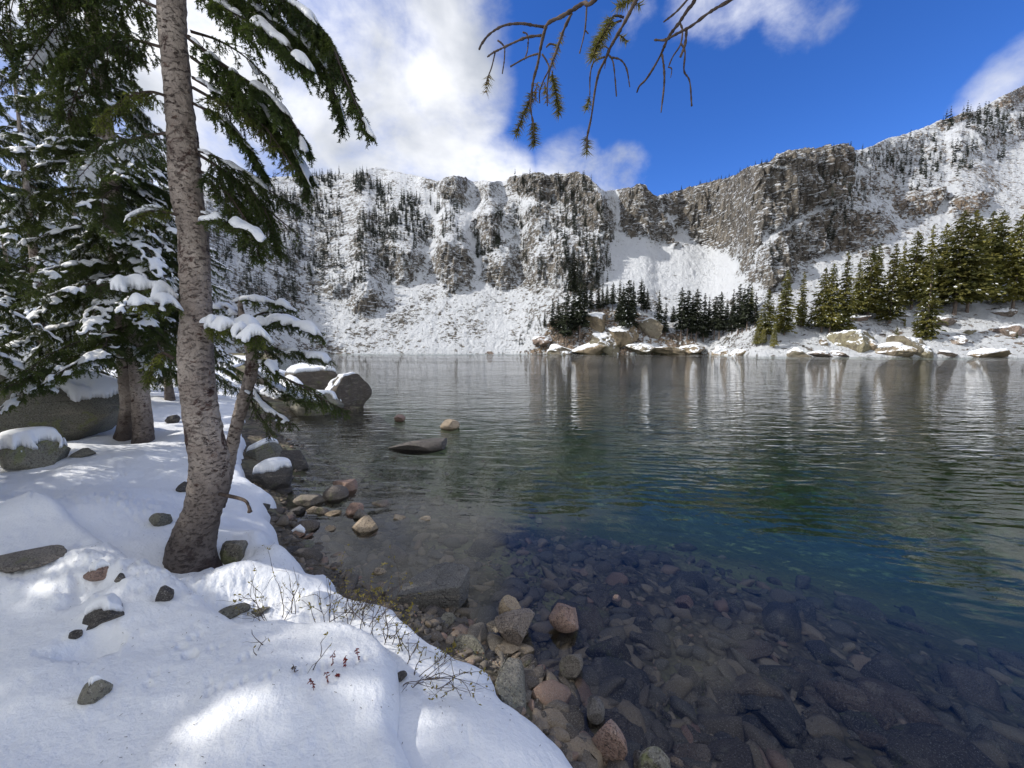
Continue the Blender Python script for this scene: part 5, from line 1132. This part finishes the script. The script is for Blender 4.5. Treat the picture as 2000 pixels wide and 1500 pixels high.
# ------------------------------------------------------------------ boulders along the far shore
def far_rock(px, py, wpx, hpx, seed, label, mat=None, dr=.7, snow=None, planes=9, tilt=(0, 0), rz=.2, sub=4):
    P = on_mountain(px, py); wm = wpx * P[1] / F; hm = hpx * P[1] / F
    return rock('rock', (P[0], P[1] - .0, P[2] - .05 * hm), (wm, wm * dr, hm * 1.35), rz, tilt, mat or ROCKF, seed, 5, 18, .20, label, None, cat='rock', snow=snow, sink=.58, dmin=.30, dmax=.72)
for a_ in [(1410, 690, 46, 16, 800, 'long low tan rock at the tip of the far shore'), (1446, 690, 36, 14, 801, 'low cream rock touching the tip of the far shore'), (1558, 692, 40, 22, 802, 'round tan boulder at the foot of the right slope'), (1600, 694, 36, 10, 803, 'flat dark boulder right of the round tan boulder'),
           (1664, 668, 66, 44, 804, 'big greenish-yellow boulder on the right slope'), (1698, 674, 34, 22, 805, 'square yellow block right of the big greenish-yellow boulder'), (1742, 684, 66, 34, 806, 'wide cracked yellow ledge at the right shore'), (1775, 680, 52, 48, 807, 'blocky yellow-tan ledge in the middle of the right shore'),
           (1800, 690, 30, 26, 808, 'small tan block at the right end of the yellow ledge'), (1608, 670, 16, 14, 809, 'small cream stone below the trees on the right slope'), (1918, 690, 56, 20, 810, 'low pink-tan boulder at the far right shore'), (1968, 652, 34, 26, 811, 'slanting brown slab high on the right slope'),
           (1862, 668, 34, 9, 812, 'low brown slab on the snowy right slope'), (1888, 650, 20, 9, 813, 'small pink slab on the snowy right slope'), (1832, 628, 40, 14, 814, 'dark grey rock left of the tallest tree trunk'), (1955, 612, 30, 16, 815, 'grey rock at the foot of the rightmost tree'),
           (1760, 614, 26, 8, 816, 'flat pinkish rock between the trees'), (1672, 622, 34, 12, 817, 'dark rock under the trees above the greenish-yellow boulder'),
           (1180, 668, 60, 40, 818, 'pale tan outcrop under the grove across the lake'), (1215, 650, 60, 44, 819, 'tall cream outcrop in the grove across the lake'), (1252, 682, 60, 22, 820, 'orange ledge at the water below the grove'), (1300, 684, 64, 18, 821, 'low orange and white ledge right of the first orange ledge'),
           (1345, 684, 50, 16, 822, 'low rock at the right end of the grove shore'), (1150, 684, 60, 20, 823, 'grey-green ledge at the water below the grove'), (1100, 686, 60, 16, 824, 'low grey ledge at the left end of the grove shore'), (1165, 628, 50, 30, 825, 'rounded cream outcrop at the top of the grove knoll'),
           (1262, 640, 44, 34, 826, 'pale outcrop right of the tall cream one'), (956, 690, 14, 9, 827, 'small dark boulder at the far waterline'), (1060, 664, 40, 16, 828, 'grey slab left of the grove'), (1640, 690, 26, 8, 829, 'small low brown rock at the right waterline'), (1850, 692, 30, 8, 830, 'thin brown rock at the right waterline')]:
    dark = 'dark' in a_[5] or 'grey' in a_[5] or 'brown' in a_[5]
    far_rock(a_[0], a_[1], a_[2] * 1.05, a_[3] * .95, a_[4], a_[5], ROCKP if dark and 'ledge' not in a_[5] else ROCKF, snow=(.30, .40, (0, .6)) if a_[2] > 22 else None, dr=1.1, tilt=(.15 * ((a_[4] % 3) - 1), .12 * ((a_[4] % 4) - 1.5)), rz=(a_[4] % 7) * .3)

# ------------------------------------------------------------------ branches hanging over the camera
TB = np.array([1.0, -0.95, ground_at(1.0, -.95)]); TO = thing('dead_spruce_tree', TB, 'bare overhanging spruce limbs with a few yellow-green needle tufts against the sky', 'tree')
trunk_mesh(TO, [(0, 0, -.2), (.02, .02, 1.5), (0, .05, 3.2), (-.05, .05, 6)], [.17, .14, .12, .08], 55, k=24, n=100)
def Lp(pts, Ya, Yb): return [tuple(p_) for p_ in (np.array(px_spine(pts, Ya, Yb)) - TB)]
def limb(main, subs, r0, seed, tufts, joint, knobs=True):
    V_, Q_, T_, k = [], [], [], 0; rr = np.random.default_rng(seed)
    def addt(P, ra, rb, n=None):
        nonlocal k
        P = catmull(P, max(8, 6 * len(P))); R = np.linspace(ra, rb, len(P)) * (1 + .16 * rr.normal(size=len(P)))
        V, Q, T = sweep(P, R, 8); V_.append(V); Q_.append(Q + k); T_.append(T + k); k += len(V)
    m0 = Lp(main[0], main[1], main[2]); j0 = np.array(joint); f0 = np.array(m0[0]); pts = [tuple(j0 + (f0 - j0) * q_) for q_ in (0, .15, .3, .45, .6, .72, .82, .9)] + m0; addt(pts, r0 * .75, .0026)
    for s_, a, b, ra, rb in subs: addt(Lp(s_, a, b), ra * .62, rb * .62)
    o = mk('limb', np.vstack(V_), [np.vstack(Q_), np.vstack(T_)], TWIG, parent=TO, smooth=True)
    for (tp_, a, b, mt, ln_, dn) in tufts:
        P = catmull(Lp(tp_, a, b), 12); NV = needles(P[:-1], P[1:], rr, dn * 2.6, ln_ * 1.15, .0016, 1.1); mk('needles', NV, [np.arange(len(NV)).reshape(-1, 3)], mt, parent=o)
    return o
J = (0.0, 0.06, 3.2)
limb(([(1250, -110), (1161, 0), (1140, 6), (1116, 21), (1095, 33), (1071, 45), (1063, 63), (1056, 93), (1050, 126), (1042, 156), (1038, 186), (1036, 210), (1041, 240), (1044, 279)], 1.1, 1.3),
     [([(1066, 53), (1044, 50), (1017, 46), (984, 50), (957, 66), (942, 84), (936, 96)], 1.28, 1.2, .0065, .0045), ([(1059, 69), (1029, 73), (1002, 84), (975, 97), (963, 103), (952, 111)], 1.28, 1.35, .006, .004),
      ([(967, 103), (960, 132), (952, 153), (949, 168)], 1.34, 1.34, .004, .0025), ([(986, 92), (985, 117), (981, 144)], 1.33, 1.33, .0035, .003), ([(1029, 73), (1029, 66), (1021, 63)], 1.3, 1.3, .004, .004), ([(1032, 75), (1030, 99), (1024, 117)], 1.3, 1.3, .0035, .003),
      ([(984, 90), (979, 84), (972, 79)], 1.33, 1.33, .004, .0045), ([(1051, 105), (1037, 109), (1023, 115), (997, 130)], 1.28, 1.3, .0045, .004), ([(1059, 106), (1068, 120), (1072, 135), (1062, 156), (1054, 180), (1054, 201)], 1.28, 1.28, .0045, .003),
      ([(1116, 26), (1098, 66), (1086, 102), (1075, 132), (1069, 168), (1069, 207)], 1.22, 1.25, .007, .003), ([(1078, 138), (1084, 170), (1092, 215)], 1.25, 1.25, .0035, .002), ([(1146, 10), (1144, 45), (1140, 72), (1132, 104)], 1.2, 1.2, .004, .0028), ([(1040, 182), (1026, 216), (1008, 258)], 1.29, 1.27, .004, .002),
      ([(1144, 60), (1149, 66)], 1.2, 1.2, .003, .003), ([(1086, 88), (1074, 86), (1067, 92)], 1.24, 1.24, .004, .004)],
     .011, 1, [([(1041, 182), (1026, 216), (1008, 262)], 1.29, 1.27, NEEDG, .024, 800.), ([(1040, 240), (1044, 284)], 1.3, 1.3, NEEDG, .026, 1000.), ([(1078, 145), (1084, 175), (1092, 222)], 1.25, 1.25, NEEDG, .024, 1100.), ([(955, 145), (949, 180)], 1.34, 1.34, NEEDB, .022, 420.),
               ([(1100, 60), (1088, 96), (1078, 130)], 1.24, 1.24, NEEDB, .018, 420.), ([(1050, 160), (1042, 200)], 1.28, 1.28, NEEDB, .022, 330.), ([(1064, 160), (1068, 200)], 1.26, 1.26, NEEDB, .02, 300.)], J)
limb(([(1300, -120), (1242, 0), (1224, 36), (1209, 63), (1192, 93), (1182, 117), (1170, 141), (1162, 177), (1155, 228), (1147, 267), (1146, 292)], 1.0, 1.25),
     [([(1218, 34), (1207, 31), (1197, 33), (1188, 50), (1170, 80), (1158, 108)], 1.12, 1.1, .005, .003), ([(1214, 40), (1200, 46), (1190, 60)], 1.12, 1.12, .005, .003), ([(1181, 111), (1161, 120), (1153, 144), (1152, 186)], 1.2, 1.2, .0045, .0028), ([(1188, 106), (1197, 120), (1201, 150), (1204, 188)], 1.2, 1.2, .004, .003),
      ([(1194, 112), (1212, 117), (1224, 135), (1230, 170)], 1.2, 1.2, .004, .003), ([(1208, 68), (1216, 72), (1224, 80)], 1.15, 1.15, .003, .002), ([(1190, 96), (1180, 90), (1174, 95)], 1.18, 1.18, .003, .003), ([(1183, 120), (1181, 134)], 1.2, 1.2, .002, .002)],
     .009, 2, [([(1195, 34), (1186, 54), (1170, 82), (1157, 112)], 1.12, 1.1, NEEDG, .026, 1500.), ([(1147, 266), (1146, 300)], 1.25, 1.25, NEEDG, .024, 700.), ([(1152, 188), (1145, 214)], 1.2, 1.2, NEEDG, .018, 800.), ([(1210, 69), (1224, 82)], 1.15, 1.15, NEEDG, .018, 700.),
               ([(1245, -14), (1222, 4), (1206, 12)], 1.08, 1.08, NEEDG, .022, 900.), ([(1236, 0), (1250, 12)], 1.05, 1.05, NEEDG, .018, 900.)], J)
limb(([(1560, -70), (1428, 0), (1386, 24), (1350, 51), (1320, 67), (1299, 78), (1278, 78)], 1.0, 1.15), [([(1341, 58), (1338, 87), (1329, 111)], 1.1, 1.1, .006, .005), ([(1299, 78), (1308, 72)], 1.14, 1.14, .005, .004)], .009, 3, [], J)
limb(([(1400, -90), (1357, 0), (1344, 18), (1326, 45), (1308, 69), (1299, 87), (1290, 108), (1275, 135), (1261, 156), (1249, 168), (1244, 180)], 1.1, 1.4),
     [([(1293, 106), (1297, 135), (1297, 168), (1291, 220)], 1.32, 1.32, .0055, .004), ([(1328, 45), (1333, 60), (1329, 87), (1314, 111), (1305, 132)], 1.3, 1.3, .005, .003), ([(1306, 131), (1312, 135), (1310, 151)], 1.3, 1.3, .003, .002), ([(1331, 86), (1338, 102), (1336, 138), (1347, 159), (1351, 207)], 1.3, 1.3, .0045, .004),
      ([(1375, -40), (1342, 0), (1320, 24), (1296, 43)], 1.2, 1.2, .006, .004)], .009, 4, [], J)

# fallen needles and crumbs on the snow
fr_ = np.random.default_rng(88); n = 800; A_ = fr_.uniform(radians(-52), radians(8), n); R_2 = np.exp(fr_.uniform(math.log(1.35), math.log(6), n)); X_, Y_ = R_2 * np.sin(A_), R_2 * np.cos(A_)
tb_ = at_height(385, 1130, .45); X_[:400] = tb_[0] + fr_.normal(0, .4, 400); Y_[:400] = tb_[1] + fr_.normal(0, .35, 400)
Z_, D_ = snow_h(X_, Y_); k = D_ > .12; X_, Y_, Z_ = X_[k], Y_[k], Z_[k]; n = len(X_); c = np.stack([X_, Y_, Z_ + .003], 1); a = fr_.uniform(0, 6.28, n); l = fr_.uniform(.0015, .006, n)[:, None]
d = np.stack([np.cos(a), np.sin(a), fr_.normal(0, .1, n)], 1) * l; b = np.stack([-np.sin(a), np.cos(a), a * 0], 1) * .0009
V = np.stack([c - d - b, c + d - b, c + d + b, c - d + b], 1).reshape(-1, 3); tag(mk('fallen_needles', V, [np.arange(4 * n).reshape(-1, 4)], TWIG), 'tiny brown needles and bark crumbs fallen on the snow', 'debris', kind='stuff')

# ------------------------------------------------------------------ shrubs on the bank
def shrub(px, py, hgt, seed, label, leaves, nst=6, spread=.5, lean=(0, 0), lm=None, name='shrub', lsz=.010, depth=3, rad=.0022):
    hgt *= 1.25; rad *= 1.3; P = on_snow(px, py); r = np.random.default_rng(seed); t = thing(name, P, label, 'shrub'); P0, P1, A, B, tips = [], [], [], [], []
    def grow(p, d, L, rd, lv):
        n = max(3, int(L / .025)); q = p
        for i in range(n):
            d2 = unit(d + r.normal(0, .16, 3) + np.array([lean[0], lean[1], -.03])* .12); q2 = q + d2 * L / n; P0.append(q); P1.append(q2); A.append(rd * (1 - .6 * i / n)); B.append(rd * (1 - .6 * (i + 1) / n)); q, d = q2, d2
            if lv > 0 and i > n * .25 and r.uniform() < .38: grow(q, unit(d + r.normal(0, .75, 3)), L * r.uniform(.25, .55), rd * .55, lv - 1)
            if lv < depth and r.uniform() < .3: tips.append(q)
        tips.append(q); tips.append(q)
    for i in range(nst): a = r.uniform(0, 6.28); grow(np.array([r.normal(0, .03), r.normal(0, .03), -.05]), unit(np.array([cos(a) * spread + lean[0], sin(a) * spread + lean[1], 1])), hgt * r.uniform(.6, 1.1), rad, 2)
    V, Q = tubes(P0, P1, A, B, 4); mk('stems', V, [Q], TWIG, parent=t, smooth=True)
    if leaves:
        tips = np.array(tips); k = r.uniform(size=len(tips)) < leaves; c = tips[k]; n = len(c)
        if n:
            a = unit(r.normal(size=(n, 3))) * lsz * r.uniform(.6, 1.2, (n, 1)); b = unit(np.cross(a, r.normal(size=(n, 3)))) * lsz * .45; up = unit(np.cross(a, b)) * lsz * .35
            V = np.stack([c, c + a * .8 + b, c + a * 1.9 - up * .3, c + a * .8 - b, c + a * .9 + up], 1).reshape(-1, 3); i0 = np.arange(n) * 5
            F3 = np.concatenate([np.stack([i0, i0 + 1, i0 + 4], 1), np.stack([i0 + 1, i0 + 2, i0 + 4], 1), np.stack([i0 + 2, i0 + 3, i0 + 4], 1), np.stack([i0 + 3, i0, i0 + 4], 1)]); mk('leaves', V, [F3], lm or LEAF, parent=t)
    return t
shrub(545, 1222, .26, 901, 'bare twiggy shrub with a few yellow leaves below the trunk', .35, 6, .55)
shrub(562, 1205, .24, 902, 'thin upright leafless twigs behind the yellow-leaved shrub', .12, 4, .3)
shrub(640, 1228, .24, 903, 'sparse shrub in the snow left of the yellow bush', .3, 5, .5)
shrub(700, 1240, .30, 904, 'yellow-green leafy bush leaning over the water by the dark rock', .75, 10, .6, (.2, .5))
shrub(745, 1252, .24, 905, 'tangle of brown twigs right of the yellow-green bush', .4, 9, .7, (.2, .2))
shrub(690, 1200, .16, 911, 'low golden bush at the water line under the shrub tangle', .9, 10, .8, (.1, .4))
shrub(790, 1322, .28, 906, 'bare sprawling shrub with curled leaves arching over the snow ledge', .4, 9, 1.2, (.8, -.1))
shrub(800, 1300, .22, 907, 'small tangle of grey twigs at the top of the snow ledge', .3, 8, 1.0, (.3, .1))
shrub(850, 1290, .08, 908, 'small yellow leafy plant among the leaf litter', 1.0, 6, .8)
shrub(508, 1268, .10, 909, 'single dry grass stalk in the snow', .1, 3, .3)
shrub(640, 1290, .12, 910, 'pair of thin brown stalks in the snow', .15, 3, .25)
for i, (x, y, h_) in enumerate([(613, 1348, 26), (640, 1333, 24), (652, 1296, 30), (674, 1302, 24), (702, 1290, 28), (577, 1314, 20), (662, 1322, 8)]):
    P = on_snow(x, y); hm = h_ * P[1] / F; t = thing('fireweed_sprig', P, ['small red-leaved sprig standing lowest in the snow', 'red-leaved sprig just right of the lowest one', 'bright red sprig nearest the twigs, tallest of them', 'thin dull red sprig right of the tallest', 'red sprig farthest right under the twigs', 'brown dried sprig standing apart at the left', 'tiny dark sprig tip between the red ones'][i], 'plant', 'sprigs standing in the snow')
    r = np.random.default_rng(950 + i); st = np.array([[0, 0, -.03], [r.normal(0, .004), 0, hm * .5], [r.normal(0, .008), 0, hm]]); C = catmull(st, 10); V, Q = tubes(C[:-1], C[1:], np.full(9, .0014), np.full(9, .0012), 4); mk('stem', V, [Q], REDL if i != 5 else TWIG, parent=t)
    n = 16; u = r.uniform(.1, 1, n); c = np.stack([np.interp(u, np.linspace(0, 1, 10), C[:, j]) for j in range(3)], 1); d = unit(np.stack([r.normal(size=n), r.normal(size=n), -r.uniform(.3, 1.5, n)], 1)) * (.012 + .006 * r.uniform(size=(n, 1))); b = unit(np.cross(d, r.normal(size=(n, 3)))) * .0035
    V = np.stack([c, c + d * .5 + b, c + d, c + d * .5 - b], 1).reshape(-1, 3); mk('leaves', V, [np.arange(4 * n).reshape(-1, 4)], REDL if i != 5 else TWIG, parent=t)
